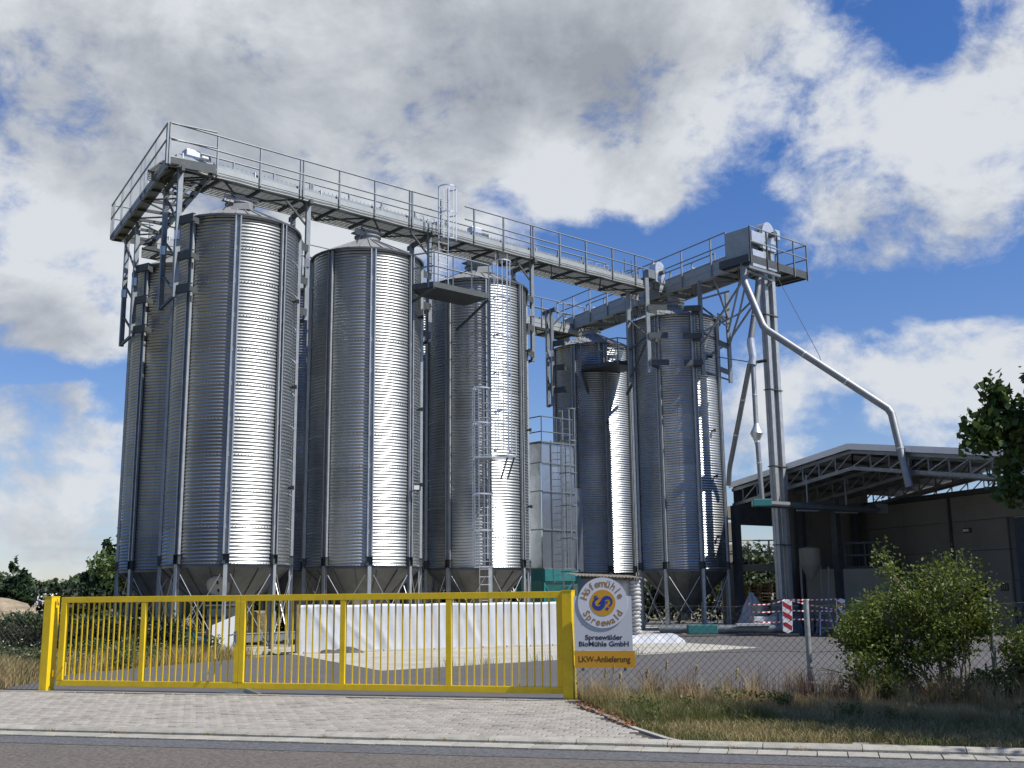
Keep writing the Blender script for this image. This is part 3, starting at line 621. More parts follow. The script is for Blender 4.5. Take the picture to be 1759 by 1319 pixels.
# ---------------------------------------------------------------- walkways
def walkway(name, label, P, D, Sd, L_, Wd, zb, bh, zr, near_posts, far_posts, conveyor=True, deck=1.0, cross=1.5, group='elevated walkways over the silos', nearend=True, farend=False, slats=True, gap=None):
    # P start of near edge, D along, Sd across (unit); zb beam bottom, bh beam height, zr rail top
    o = thing(name, label, 'walkway', V(P.x, P.y, zb), group); D = V(D).normalized(); Sd = V(Sd).normalized(); zd = zb + bh
    pt = lambda a, s, z: V(P.x, P.y, 0) + D*a + Sd*s + V(0, 0, z)
    def beam(s, nm):
        b = MB(); b.bar(pt(0, s, zb+bh/2), pt(L_, s, zb+bh/2), .012, bh); b.bar(pt(0, s+(.03 if s < Wd/2 else -.03), zb+.006), pt(L_, s+(.03 if s < Wd/2 else -.03), zb+.006), .07, .012); b.bar(pt(0, s+(.03 if s < Wd/2 else -.03), zd-.006), pt(L_, s+(.03 if s < Wd/2 else -.03), zd-.006), .07, .012)
        b.bar(pt(0, s-.014 if s < Wd/2 else s+.014, zb+bh*.52), pt(L_, s-.014 if s < Wd/2 else s+.014, zb+bh*.52), .014, .03)
        return b.build(nm, GALVP, o)
    beam(0, 'side_beam'); beam(Wd, 'side_beam')
    k = 0; a = .4
    while a < L_:
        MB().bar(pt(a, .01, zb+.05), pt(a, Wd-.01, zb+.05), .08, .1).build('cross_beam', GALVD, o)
        if a+cross < L_:
            q0, q1 = (.04, Wd-.04) if k % 2 else (Wd-.04, .04)
            MB().bar(pt(a, q0, zb+.02), pt(a+cross, q1, zb+.02), .05, .05).build('diagonal_brace', GALVD, o)
        a += cross; k += 1
    # open grating: bars along the walk and thin cross rods
    g = MB(); ds, de = (.5, Wd-.03) if conveyor else (.03, Wd-.03)
    if not slats: ds, de = .03, .5
    nb = int((de-ds)/.045)
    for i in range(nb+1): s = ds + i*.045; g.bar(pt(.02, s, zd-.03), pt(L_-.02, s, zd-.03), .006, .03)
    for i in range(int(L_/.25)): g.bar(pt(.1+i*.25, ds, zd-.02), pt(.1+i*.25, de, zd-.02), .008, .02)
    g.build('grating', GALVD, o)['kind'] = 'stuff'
    if conveyor:
        c_ = MB(); c_.bar(pt(.3, .26, zb+bh/2+.10), pt(L_-.1, .26, zb+bh/2+.10), .34, bh+.06); cv = c_.build('conveyor_trunk', GALVF, o)
        c_ = MB(); n_ = int((L_-.5)/.17)
        for i in range(n_): c_.box(pt(.4+i*.17, .09, zd+.165), (.028, .028, .035)); 
        for i in range(int(L_/2.6)): c_.box(pt(.5+i*2.6, .26, zd+.06), (.03, .40, .30), (D, Sd, V(0, 0, 1)))
        c_.build('flange_bolts', GALVB, cv)['kind'] = 'stuff'
    for s, posts in ((-.03, near_posts), (Wd+.03, far_posts)):
        for p in posts: MB().bar(pt(p, s, zb+.04), pt(p, s, zr), .065, .055, upv=D).build('rail_post', GALVF, o)
        if posts:
            segs = [(posts[0], posts[-1])]
            if gap and s < 0: segs = [(posts[0], gap[0]), (gap[1], posts[-1])]
            for nm, z in (('top_rail', zr), ('mid_rail', (zd+zr)/2 + .02)):
                for q0, q1 in segs: b = MB(); b.tube([pt(q0-.02, s-.02 if s < 0 else s+.02, z), pt(q1+.02, s-.02 if s < 0 else s+.02, z)], .030, 8); b.build(nm, GALVF, o, smooth=1)
    for flag, a in ((nearend, 0.0), (farend, L_)):
        if flag:
            MB().bar(pt(a, 0, zb+bh/2), pt(a, Wd, zb+bh/2), .012, bh).build('end_beam', GALVD, o)
            for nm, z in (('top_rail', zr), ('mid_rail', (zd+zr)/2 + .02)): b = MB(); b.tube([pt(a, 0, z), pt(a, Wd, z)], .030, 8); b.build(nm, GALVF, o, smooth=1)
    return o
posts_f = [0, 1.66, 3.24, 4.80, 4.92, 6.4, 7.93, 9.51, 9.63, 11.0, 12.66, 14.2, 15.72, 15.84, 17.36, 18.93, 20.6, 22.1, 23.3]
ww = walkway('front_walkway', 'long steel walkway with railings above the front row of silos', AB(-2.75, -.65), U, UN, 24.1, 1.65, 15.3, .36, 16.74, posts_f, [1.6, 3.1, 4.7, 6.2, 6.3, 7.9, 9.4, 11.0, 12.5, 12.6, 14.2, 15.7, 17.3, 18.9, 20.4, 22], nearend=False, gap=(11.0, 12.2))
wc = walkway('end_walkway', 'short walkway joining the front and back rows above the far left silos', AB(-2.78, -.65), Wv, (-(-.857*-1), 0, 0) if False else V(.857, .515, 0), 8.75, 1.55, 15.3, .30, 16.74, [0.0, .12, 1.55, 3.1, 3.7, 5.3, 6.9, 8.4, 8.75], [2.6, 4.2, 5.8, 7.0], conveyor=True, slats=False, cross=1.1, farend=True)
wb = walkway('back_walkway', 'walkway above the back row, seen behind the laddered silo', AB(-1.2, 7.0), U, UN, 23.8, 1.5, 15.0, .42, 16.55, [0.2+1.55*i for i in range(16)], [0.3+1.55*i for i in range(16)], nearend=False)
wr = walkway('cross_walkway', 'short walkway running from the back row to the elevator head', AB(21.4, 8.4), -Wv, V(.857, .515, 0), 14.2, 1.5, 15.25, .62, 17.0, [0, 1.5, 3.0, 4.5, 6.0, 7.5, 8.75, 10.3, 12.3, 13.3], [.5, 2.1, 6.0, 7.6, 9.2, 10.8], conveyor=True, nearend=True)
# head platform around the elevator
WNu = V(.857, .515, 0)     # across the cross walkway, to the right
hp = thing('head_platform', 'service platform with railings around the elevator head', 'platform', AB(21.3, -6.3, 15.25))
P0 = AB(21.35, -6.35); Hd = (AB(25.5, -6.35)-P0).normalized(); Hs = V(-Hd.y, Hd.x, 0)
pt = lambda a, s, z: P0 + Hd*a + Hs*s + V(0, 0, z)
for s in (0, 1.55): MB().bar(pt(-.1, s, 15.45), pt(4.15, s, 15.45), .012, .34).build('side_beam', GALVD, hp)
for a in (-.1, 4.15): MB().bar(pt(a, 0, 15.45), pt(a, 1.55, 15.45), .012, .34).build('end_beam', GALVD, hp)
b = MB(); b.box(pt(3.05, .78, 15.42), (2.1, 1.5, .03), (Hd, Hs, V(0, 0, 1))); b.build('deck', GALVD, hp)
for a in (.2, 1.0, 2.2, 3.0, 3.8): MB().bar(pt(a, 0, 15.33), pt(a, 1.55, 15.33), .07, .10).build('cross_beam', GALVD, hp)
b = MB(); b.bar(pt(-.25, -.06, 15.0), pt(1.95, -.06, 15.0), .12, .10); b.build('channel_beam', GALVF, hp)
for a in (0, 1.18, 1.95, 3.15, 4.15):
    MB().bar(pt(a, -.03, 15.2), pt(a, -.03, 16.86), .06, .05, upv=Hd).build('rail_post', DARKST if a < 3 else GALVF, hp)
for a in (2.9, 4.15): MB().bar(pt(a, 1.58, 15.4), pt(a, 1.58, 16.86), .05, .04, upv=Hd).build('rail_post', GALVF, hp)
for z in (16.84, 16.2):
    for q0, q1 in ((pt(0, -.04, z), pt(4.17, -.04, z)), (pt(4.17, -.04, z), pt(4.17, 1.6, z)), (pt(2.2, 1.6, z), pt(4.17, 1.6, z))):
        b = MB(); b.tube([q0, q1], .030, 8); b.build('top_rail' if z > 16.5 else 'mid_rail', GALVF, hp, smooth=1)
# cladding boxes of the drive
b = MB(); b.box(pt(.14, .72, 16.25), (.03, 1.3, 1.25), (Hd, Hs, V(0, 0, 1))); b.build('cladding_panel', GALVP, hp)
for a0, a1, z0, z1 in ((.2, 1.08, 16.25, 16.72), (.22, 1.0, 15.62, 15.9), (.18, 1.12, 15.15, 15.42), (1.25, 1.9, 15.2, 15.5)):
    b = MB(); b.box(pt((a0+a1)/2, .10, (z0+z1)/2), (a1-a0, .2, z1-z0), (Hd, Hs, V(0, 0, 1))); b.build('cladding_panel', GALVB, hp, bevel=.01)
b = MB(); b.box(pt(.6, .5, 16.0), (.8, .4, .55), (Hd, Hs, V(0, 0, 1))); b.build('drive_housing', BLUEG, hp)

# support frames that carry the walkways off the silo walls
def frame(name, label, a, bs, silo_xy, sgn, ztop=15.3, zbot=11.0, dz=(13.55, 12.35, 11.25)):
    o = thing(name, label, 'support frame', AB(a, bs[0], zbot), 'bracket frames on the silo walls')
    cols = []
    for b_ in bs:
        q = AB(a, b_, zbot); b = MB(); b.vbar(q, ztop, .16, .11, UANG); cm = b.build('post', GALVF, o); cols.append(q)
        b = MB(); b.bar(AB(a, b_, 12.9), AB(a, b_, 13.2), .17, .18); b.build('splice_plate', GALVB, cm)
        for z in (dz if b_ == bs[0] or sgn > 0 else ()):
            c_ = V(silo_xy[0], silo_xy[1], 0); qq = V(q.x, q.y, 0); 
            tgt = qq + U*(-sgn)*.85; 
            if (tgt-c_).length < R+.02: tgt = c_ + (tgt-c_).normalized()*(R+.03)
            if sgn < 0:
                td = V(.857, -.515, 0); e0, e1 = qq-td*.10+V(0, 0, z), qq+td*.68+V(0, 0, z)
                b = MB(); b.bar(e0, e1, .02, .27); b.bar(e0+V(.03, .05, .125), e1+V(.03, .05, .125), .12, .012); b.bar(e0+V(.03, .05, -.125), e1+V(.03, .05, -.125), .12, .012); b.bar(e1-td*.2, e1-td*.2+V(.25, .42, 0), .02, .2); b.build('bracket', GALVD, o); continue
            b = MB(); b.bar(V(qq.x, qq.y, z)-Wv*.1, V(tgt.x, tgt.y, z)-Wv*.1, .02, .26); b.bar(V(qq.x, qq.y, z+.12), V(tgt.x, tgt.y, z+.12), .16, .012); b.build('bracket', GALVD, o)
    for z0, z1 in ((zbot+.2, 12.2), (12.3, 13.4), (13.5, 14.9)):
        b = MB(); b.bar(AB(a, bs[0], z0), AB(a, bs[-1], z1), .06, .06); b.build('diagonal_brace', GALVD, o)
    b = MB(); b.bar(AB(a, bs[0]-.35, ztop-.09), AB(a, bs[-1]+.35, ztop-.09), .10, .17); b.build('head_beam', GALVD, o)
    b = MB(); b.bar(AB(a, bs[0]+.05, ztop-.9), AB(a+sgn*.0 - .9*sgn, bs[0]+.05, ztop-.1), .06, .06); b.build('strut', GALVD, o)
    b = MB(); b.bar(AB(a, bs[0], zbot+.06), AB(a, bs[-1], zbot+.06), .08, .10); b.build('foot_beam', GALVD, o)
    return o
frame('support_frame', 'tall pale bracket frame on the left side of the largest silo', -2.32, (-.6, 1.25), (-9.22, 35.57), -1)
frame('support_frame', 'bracket frame between the first and second front silos', 2.42, (-.6, .95), (-9.22, 35.57), 1)
frame('support_frame', 'bracket frame in the shade between the second and third front silos', 7.75, (-.6, .95), (-5.33, 39.15), 1)
frame('support_frame', 'bracket frame on the right side of the laddered silo', 13.1, (-.5, .95), (-1.39, 43.06), 1)
frame('support_frame', 'bracket frame on the left side of the far left silo, nearer pair', -2.32, (5.5, 7.3), (-12.41, 40.76), -1)
frame('support_frame', 'bracket frame left of the shaded brownish silo', 18.15, (4.75, 5.15), (4.08, 54.48), -1, zbot=10.5)
# frame that carries the cross walkway, around the silo beside the elevator
of = thing('support_frame', 'braced frame of posts and plates wrapped round the silo beside the elevator', 'support frame', (5.9, 46.3, 11), 'bracket frames on the silo walls')
fp = [V(5.95, 46.40, 0), V(8.36, 46.95, 0), V(9.93, 48.85, 0), V(5.35, 48.5, 0)]
for i, q in enumerate(fp): b = MB(); b.vbar(V(q.x, q.y, 11.0), 15.25, .16, .13, radians(15)); b.build('post', GALVF, of)
cc = V(7.50, 49.03, 0)
for z in (13.9, 12.65, 11.45):
    for q, ang in ((fp[0], -120), (fp[1], -76), (fp[2], -31)):
        t_ = cc + polar(R+.12, radians(ang)); d_ = (t_-q)
        tng = V(-sin(radians(ang)), cos(radians(ang)), 0)
        b = MB(); b.bar(V(q.x, q.y, z)-(t_-q).normalized()*.08, V(t_.x, t_.y, z) + (t_-q).normalized()*.05, .02, .25); b.build('bracket', GALVD, of)
    b = MB(); b.bar(V(fp[0].x, fp[0].y-.1, z), V(fp[0].x+.85, fp[0].y-.03, z), .02, .25); b.build('bracket', GALVD, of)
    b = MB(); b.bar(V(fp[1].x, fp[1].y-.1, z+.1), V(fp[1].x-.85, fp[1].y-.22, z+.04), .02, .25); b.build('bracket', GALVD, of)
for p, q in (((5.35, 48.5, 13.9), (5.95, 46.4, 12.6)), ((5.95, 46.4, 12.6), (5.35, 48.5, 11.2)), ((5.35, 48.5, 12.5), (5.95, 46.4, 12.7)), ((8.36, 46.95, 11.6), (9.93, 48.85, 12.9)), ((8.36, 46.95, 12.9), (9.93, 48.85, 12.75)), ((8.36, 46.95, 14.1), (9.93, 48.85, 13.6)), ((8.36, 46.95, 11.15), (9.93, 48.85, 11.1))):
    b = MB(); b.bar(p, q, .06, .06); b.build('brace', GALVD, of)
# struts that reach out to hold the elevator head
for p, q in ((AB(21.35, -6.2, 14.9), V(8.36, 46.9, 12.35)), (AB(22.9, -6.3, 14.9), V(9.9, 48.7, 12.9)), (AB(21.35, -6.2, 14.9), AB(22.9, -6.3, 14.75)), (AB(21.35, -6.2, 14.9), AB(22.4, -4.6, 13.6)), (AB(22.9, -6.3, 14.75), AB(22.4, -4.6, 13.6)), (AB(22.4, -4.6, 13.6), V(9.93, 48.8, 12.7)), (AB(22.4, -4.6, 13.6), V(8.36, 46.9, 12.9)), (AB(21.5, -3.9, 15.2), V(9.93, 48.8, 14.0)), (AB(22.6, -4.6, 15.2), V(9.93, 48.8, 13.4)), (AB(22.0, -4.4, 14.6), V(8.36, 46.9, 14.4))):
    b = MB(); b.bar(p, q, .07, .07); b.build('strut', GALVF, of)

hh = thing('transfer_box', 'small pale rounded conveyor head housing where the two walkways meet', 'housing', AB(20.6, -.7, 15.6))
ch = AB(20.75, -.75); b = MB(); prof = [(-.32, 15.65), (-.32, 16.25)] + [(-.32*cos(pi*i/10), 16.3+.34*sin(pi*i/10)) for i in range(1, 10)] + [(.32, 16.25), (.32, 15.65)]; m_ = len(prof)
b.add([ch+U*a_-UN*.2+V(0, 0, z_) for a_, z_ in prof]+[ch+U*a_+UN*.2+V(0, 0, z_) for a_, z_ in prof], [tuple(range(m_)), tuple(range(2*m_-1, m_-1, -1))]+[(i, i+m_, (i+1) % m_+m_, (i+1) % m_) for i in range(m_)]); b.build('hood', GALVB, hh)
b = MB(); b.box(ch-U*.55+V(0, 0, 15.95), (.45, .35, .4), (U, UN, V(0, 0, 1))); b.build('drive_box', GALVF, hh, bevel=.01)
b = MB(); b.tube([ch-UN*.21+V(0, 0, 16.1), ch-UN*.45+V(0, 0, 16.1)], .11, 12); b.build('motor', BLUEG, hh)
for a_, lab in ((-1.9, 'left end of the front walkway'), (10.2, 'caged ladder on the front walkway')):
    o = thing('gear_motor', 'small grey gear motor on the conveyor near the ' + lab, 'motor', AB(a_, -.2, 15.9)); c_ = AB(a_, -.25, 15.98)
    b = MB(); b.box(c_, (.5, .36, .32), (U, UN, V(0, 0, 1))); b.build('gearbox', GALVB, o, bevel=.03); b = MB(); b.tube([c_+U*.25, c_+U*.65], .13, 14); b.build('motor', GALVF, o, smooth=1)
for a0, lab in ((17.6, 'front'), (8.0, 'middle')):
    o = thing('hatch_guard', 'bright tubular guard hoop on the far rail, ' + ('towards the elevator' if a0 > 10 else 'beside the caged ladder'), 'guard rail', AB(a0, 1.0, 15.7)); b = MB()
    for da in (0, .55, 1.1): b.tube([AB(a0+da, .95, 15.6), AB(a0+da, .95, 16.55), AB(a0+da+.3, .95, 16.6), AB(a0+da+.3, .95, 15.6)], .022, 6)
    b.build('hoop', GALVB, o)
o = thing('cable_run', 'black cables clipped along the outer side of the front walkway', 'cable', AB(-2.7, -.7, 15.3)); 
for dz, r_c in ((0, .013), (.035, .010)):
    b = MB(); b.tube([AB(-2.7+24*i/60, -.72, 15.335+dz+.012*sin(i*1.3)) for i in range(61)], r_c, 5); b.build('cable', BLACK, o)
for k, (a_, c0) in enumerate((((-9.22, 35.57), 14), ((-5.33, 39.15), 14), ((-1.39, 43.06), 14))):
    sl = V(a_[0], a_[1], 0); b = MB(); b.tube([sl+polar(.35, radians(-95), ZT+1.1), sl+polar(.75, radians(-100), ZT+1.25), sl+polar(.8, radians(-100), ZT+.9), sl+polar(1.3, radians(-100), ZT+.42)], .015, 6); b.build('sensor_cable', BLACK, silos[('s1', 's2', 's3')[k]])
    b = MB()
    for zc in range(3, 14): pass
    b.tube([sl+polar(R+.05, C0+SEC+.09, ZB+.1), sl+polar(R+.05, C0+SEC+.09, ZT-.2)], .014, 6); b.build('conduit', DARKST, silos[('s1', 's2', 's3')[k]])
# ---------------------------------------------------------------- ladders with cages
def ladder(name, label, base, z0, z1, fx, out, w_=.45, cage=(0, 0), rungs=.28, group='caged access ladders', m=GALVB, ext=1.0, nbars=5):
    # base: centre of the ladder foot; fx sideways unit, out direction of the cage
    o = thing(name, label, 'ladder', V(base.x, base.y, z0), group); bs = V(base.x, base.y, 0)
    for s in (-1, 1): b = MB(); b.bar(bs+fx*s*w_/2+V(0, 0, z0), bs+fx*s*w_/2+V(0, 0, z1+ext), .05, .025, upv=fx); b.build('stile', m, o)
    n_ = int((z1-z0)/rungs); rg = MB(); rg.tube([-fx*(w_/2-.012), fx*(w_/2-.012)], .014, 6); rme = rg.mesh('rung', m)
    for i in range(n_): inst(rme, 'rung', o, (0, 0, .15+i*rungs))
    if cage[1] > cage[0]:
        r = .36; angs = [pi*k/(nbars+1) for k in range(1, nbars+1)]
        c0 = bs + out*.22
        hp_ = [c0 + fx*r*cos(pi*k/16) + out*(r*1.15)*sin(pi*k/16) for k in range(17)]
        hp_ = [bs+fx*w_/2] + hp_ + [bs-fx*w_/2]
        hb_ = MB()
        for i in range(len(hp_)-1): hb_.bar(hp_[i]-bs, hp_[i+1]-bs, .008, .05)
        hme = hb_.mesh('cage_hoop', m)
        nh = max(2, int(round((cage[1]-cage[0])/1.35))+1)
        for i in range(nh): inst(hme, 'cage_hoop', o, (0, 0, cage[0]-z0+(cage[1]-cage[0])*i/(nh-1)))
        for a in angs: p = c0 + fx*(r-.01)*cos(a) + out*(r*1.15-.01)*sin(a); b = MB(); b.bar(p+V(0, 0, cage[0]), p+V(0, 0, cage[1]), .04, .012, upv=out); b.build('cage_bar', m, o)
    return o
FXc = V(.9986, .05, 0); OUTc = V(.05, -.9986, 0)
ladder('caged_ladder', 'upper caged ladder on the sunlit front of the laddered silo', V(-.36, 40.72, 0), 6.65, 13.3, FXc, OUTc, cage=(6.9, 14.2), ext=1.3)
ladder('caged_ladder', 'lower caged ladder left of the small landing on the laddered silo', V(-1.03, 40.62, 0), 0.75, 9.0, FXc, V(-.35, -.937, 0), cage=(2.65, 9.25), ext=.25)
ladder('caged_ladder', 'short caged ladder rising from the rest platform to the front walkway', AB(8.15, -1.05), 12.75, 16.9, U, -UN, cage=(14.9, 17.0), ext=.2)
ld = thing('ladder_landing', 'small bright landing joining the two caged ladders', 'landing', (-.4, 40.5, 6.6))
b = MB(); b.box((-.62, 40.35, 6.62), (1.5, .8, .05)); b.build('deck', GALVB, ld)
for x in (-.2, .05): b = MB(); b.bar((x, 40.0, 6.58), (x-.25, 40.85, 5.9), .05, .05); b.build('strut', DARKST, ld)
b = MB(); b.tube([(.12, 40.0, 6.65), (.12, 40.0, 7.7), (.12, 40.7, 7.7)], .02, 6); b.tube([(.12, 40.0, 7.2), (.12, 40.7, 7.2)], .02, 6); b.build('guard_rail', GALVB, ld)
# rest platforms
def rest(name, label, corners, z, rails, posts, tray=.13):
    o = thing(name, label, 'platform', V(corners[0].x, corners[0].y, z), 'rest platforms')
    b = MB(); k = len(corners)
    b.add([V(p.x, p.y, z+.0) for p in corners]+[V(p.x, p.y, z+.03) for p in corners], [tuple(range(k-1, -1, -1)), tuple(range(k, 2*k))]+[(i, (i+1) % k, k+(i+1) % k, k+i) for i in range(k)]); b.build('deck', GALVD, o)
    for i in range(k): p, q = corners[i], corners[(i+1) % k]; b = MB(); b.bar(V(p.x, p.y, z+.10), V(q.x, q.y, z+.10), .014, .20); b.build('toe_board', GALVD, o)
    for p in posts: b = MB(); b.bar(V(p.x, p.y, z), V(p.x, p.y, z+1.32), .05, .05); b.build('rail_post', GALVF, o)
    for h in (1.3, .78):
        for p, q in rails: b = MB(); b.tube([V(p.x, p.y, z+h), V(q.x, q.y, z+h)], .030, 8); b.build('rail', GALVF, o, smooth=1)
    return o
c1, c2, c3, c4 = AB(6.75, -2.75), AB(9.3, -2.75), AB(9.0, -1.35), AB(5.9, -1.35)
c12, c13 = c1+(c2-c1)*.34, c1+(c2-c1)*.68
rp_ = rest('rest_platform', 'rest platform with railings between the ladders on the third front silo', [c1, c2, c3, c4], 12.45, [(c1, c2), (c1, c4)], [c1, c12, c13, c2, c4, c1+(c4-c1)*.15])
for p, q in ((c1, c4), (c2, c3)): b = MB(); b.bar(V(p.x, p.y, 12.42), V(q.x, q.y, 11.6)+UN*.5, .07, .07); b.build('strut', GALVD, rp_)
d1, d2, d3, d4 = AB(18.55, 2.6), AB(20.4, 1.1), AB(21.1, 2.3), AB(19.2, 3.8)
r2_ = rest('rest_platform', 'dark rest platform in front of the shaded brownish silo', [V(3.35, 52.1, 0), V(5.05, 50.95, 0), V(6.6, 51.6, 0), V(5.3, 53.0, 0), V(3.5, 52.6, 0)], 12.35, [(V(3.35, 52.1, 0), V(5.05, 50.95, 0)), (V(5.05, 50.95, 0), V(6.6, 51.6, 0))], [V(3.35, 52.1, 0), V(4.2, 51.55, 0), V(5.05, 50.95, 0), V(5.9, 51.3, 0)])
for p, q in (((3.38, 52.15, 12.3), (3.75, 52.6, 11.2)), ((6.2, 51.5, 12.3), (5.6, 52.6, 11.2))): b = MB(); b.bar(p, q, .1, .1); b.build('strut', DARKST, r2_)
ladder('caged_ladder', 'caged ladder above the rest platform of the shaded silo', V(5.7, 51.2, 0), 12.4, 16.6, V(.8, .6, 0), V(.6, -.8, 0), cage=(14.2, 16.9), m=GALVF)

# ---------------------------------------------------------------- galvanised bin with teal hopper
bn = thing('holding_bin', 'square galvanised bin on a teal frame between the silos', 'bin', (1.7, 47.2, 0))
bu = U; bv = UN; B0 = V(1.22, 46.0, 0)       # front left vertical edge
q = lambda s, n, z: B0 + bu*s + bv*n + V(0, 0, z)
def bbox(s0, s1, n0, n1, z0, z1, nm, m, **k):
    b = MB(); b.box(q((s0+s1)/2, (n0+n1)/2, (z0+z1)/2), (s1-s0, n1-n0, z1-z0), (bu, bv, V(0, 0, 1))); return b.build(nm, m, bn, **k)
BINM = mat('smooth galvanised plate', (0.55, 0.60, 0.66), 0.30, 0.9, var=0.2, vscale=1.6, bump=0.6, bscale=2.2, rand=.08)
for i, (z0, z1) in enumerate(((2.72, 4.3), (4.32, 5.9), (5.92, 7.1), (7.12, 7.95))):
    for j in range(2):
        if i == 3: s0, s1 = j*.93, j*.93+.91
        else: s0, s1 = j*.97-.02, j*.97+.93
        bbox(s0, s1, -.0, .02, z0, z1, 'wall_panel', BINM, bevel=.006)
    b = MB(); b.box(q(-.01-(.0 if i == 3 else .05), .8, (z0+z1)/2), (.02, 1.56, z1-z0), (bu, bv, V(0, 0, 1))); b.build('wall_panel', BINM, bn, bevel=.006)
    b = MB(); b.box(q(1.9, .8, (z0+z1)/2), (.02, 1.56, z1-z0), (bu, bv, V(0, 0, 1))); b.build('wall_panel', BINM, bn)
    b = MB(); b.bar(q(-.06, -.03, z0-.01), q(1.93, -.03, z0-.01), .05, .05); b.bar(q(-.06, -.03, z0), q(-.06, 1.6, z0), .05, .05); b.build('flange', GALVF, bn)
b = MB(); b.box(q(.93, .8, 8.0), (2.0, 1.75, .06), (bu, bv, V(0, 0, 1))); b.build('lid', GALVF, bn)
for s in (.5, 1.4): b = MB(); b.bar(q(s, -.02, 2.75), q(s, -.02, 7.9), .03, .03, upv=bv); b.build('rib', GALVF, bn)
bbox(1.93, 2.45, .1, 1.2, 2.6, 6.15, 'side_duct', BINM, bevel=.01)
b = MB(); b.hexa([q(-.1, -.1, 2.2), q(2.05, -.1, 2.2), q(2.05, 1.7, 2.2), q(-.1, 1.7, 2.2), q(-.1, -.1, 2.68), q(2.05, -.1, 2.68), q(2.05, 1.7, 2.68), q(-.1, 1.7, 2.68)]); b.build('hopper_rim', TEAL, bn)
b = MB(); b.hexa([q(.6, .6, .7), q(1.0, .6, .7), q(1.0, 1.0, .7), q(.6, 1.0, .7), q(-.05, -.05, 2.2), q(2.0, -.05, 2.2), q(2.0, 1.65, 2.2), q(-.05, 1.65, 2.2)]); b.build('hopper', TEAL, bn)
for s, n_ in ((0, 0), (1.95, 0), (0, 1.6), (1.95, 1.6)): b = MB(); b.vbar(q(s, n_, 0), 2.2, .1, .1, atan2(bu.y, bu.x)); b.build('leg', TEAL, bn)
for s in (0, 1.6): b = MB(); b.bar(q(s, 0, .3), q(1.6-s, 0, 2.1), .06, .06); b.build('brace', TEAL, bn)
pts_ = [(0, 0), (.9, 0), (1.85, 0), (0, .8), (0, 1.6)]
for s, n_ in pts_: b = MB(); b.vbar(q(s, n_, 8.0), 9.1, .045, .045); b.build('rail_post', BLUEG, bn)
for z in (9.1, 8.45):
    b = MB(); b.tube([q(0, 1.6, z), q(0, 0, z), q(1.85, 0, z)], .025, 8); b.build('rail', BLUEG, bn)
ladder('caged_ladder', 'grey caged ladder in front of the galvanised bin', V(2.22, 45.35, 0), 1.0, 8.6, V(.98, -.2, 0), V(.2, -.98, 0), w_=.38, cage=(2.55, 9.2), ext=.35, m=GALVF, nbars=3)
ladder('plain_ladder', 'plain grey ladder fixed beside the caged one on the galvanised bin', V(1.80, 45.6, 0), 2.0, 7.8, V(.98, -.2, 0), V(.2, -.98, 0), w_=.40, m=GALVF, ext=.2)

# ---------------------------------------------------------------- bucket elevator and spouts
eu, ew = U, UN
E0 = V(11.08, 45.75, 0)
ev = thing('bucket_elevator', 'tall twin trunk bucket elevator rising past the platform', 'elevator', E0)
e_ = lambda a, b_, z: E0 + eu*a + ew*b_ + V(0, 0, z)
for s in (-1, 1):
    b = MB(); b.box(e_(s*.275, 0, 8.8), (.22, .30, 15.0), (eu, ew, V(0, 0, 1))); b.build('trunk', GALVC, ev, bevel=.008)
    b = MB(); b.box(e_(s*.275, .0, 8.8), (.235, .03, 14.9), (eu, ew, V(0, 0, 1))); b.build('trunk_seam', GALVF, ev)
for z in (3.55, 6.8, 10.05, 13.3): b = MB(); b.box(e_(0, 0, z), (.86, .38, .035), (eu, ew, V(0, 0, 1))); b.build('flange', GALVD, ev)
b = MB(); b.box(e_(0, 0, .7), (1.15, .5, 1.3), (eu, ew, V(0, 0, 1))); b.build('boot', BLUEG, ev, bevel=.02)
hd = MB(); k = 14; prof = [(-.58, 16.2), (-.58, 16.75)] + [(-.58*cos(pi*i/k), 16.85+.62*sin(pi*i/k)) for i in range(1, k)] + [(.58, 16.75), (.58, 16.2)]
prof = [(a_*.82, z_) for a_, z_ in prof]
m_ = len(prof); hd.add([e_(a_, -.22, z_) for a_, z_ in prof] + [e_(a_, .22, z_) for a_, z_ in prof], [tuple(range(m_)), tuple(range(2*m_-1, m_-1, -1))] + [(i, i+m_, (i+1) % m_+m_, (i+1) % m_) for i in range(m_)])
hd.build('head', GALVB, ev)
b = MB(); b.box(e_(.58, -.12, 17.0), (.34, .34, .44), (eu, ew, V(0, 0, 1))); b.build('inspection_box', GALVB, ev, bevel=.01)
b = MB(); b.hexa([e_(-1.0, -.2, 16.2), e_(-.4, -.2, 16.2), e_(-.4, .2, 16.2), e_(-1.0, .2, 16.2), e_(-.62, -.2, 17.0), e_(-.4, -.2, 17.1), e_(-.4, .2, 17.1), e_(-.62, .2, 17.0)]); b.build('outlet_chute', DARKST, ev)
b = MB(); b.tube([e_(.1, -.26, 16.9), e_(.1, -.5, 16.9)], .14, 12); b.build('motor', BLUEG, ev)
def collars(o, pts, r, every=1.6):
    for p, q_ in zip(pts, pts[1:]):
        p, q_ = V(p), V(q_); L_ = (q_-p).length; n_ = int(L_/every); d_ = (q_-p)/L_
        for i in range(1, n_+1): b = MB(); c_ = p + d_*(L_*i/(n_+1)); b.tube([c_-d_*.03, c_+d_*.03], r+.014, 14); b.build('clamp_ring', GALVB, o)
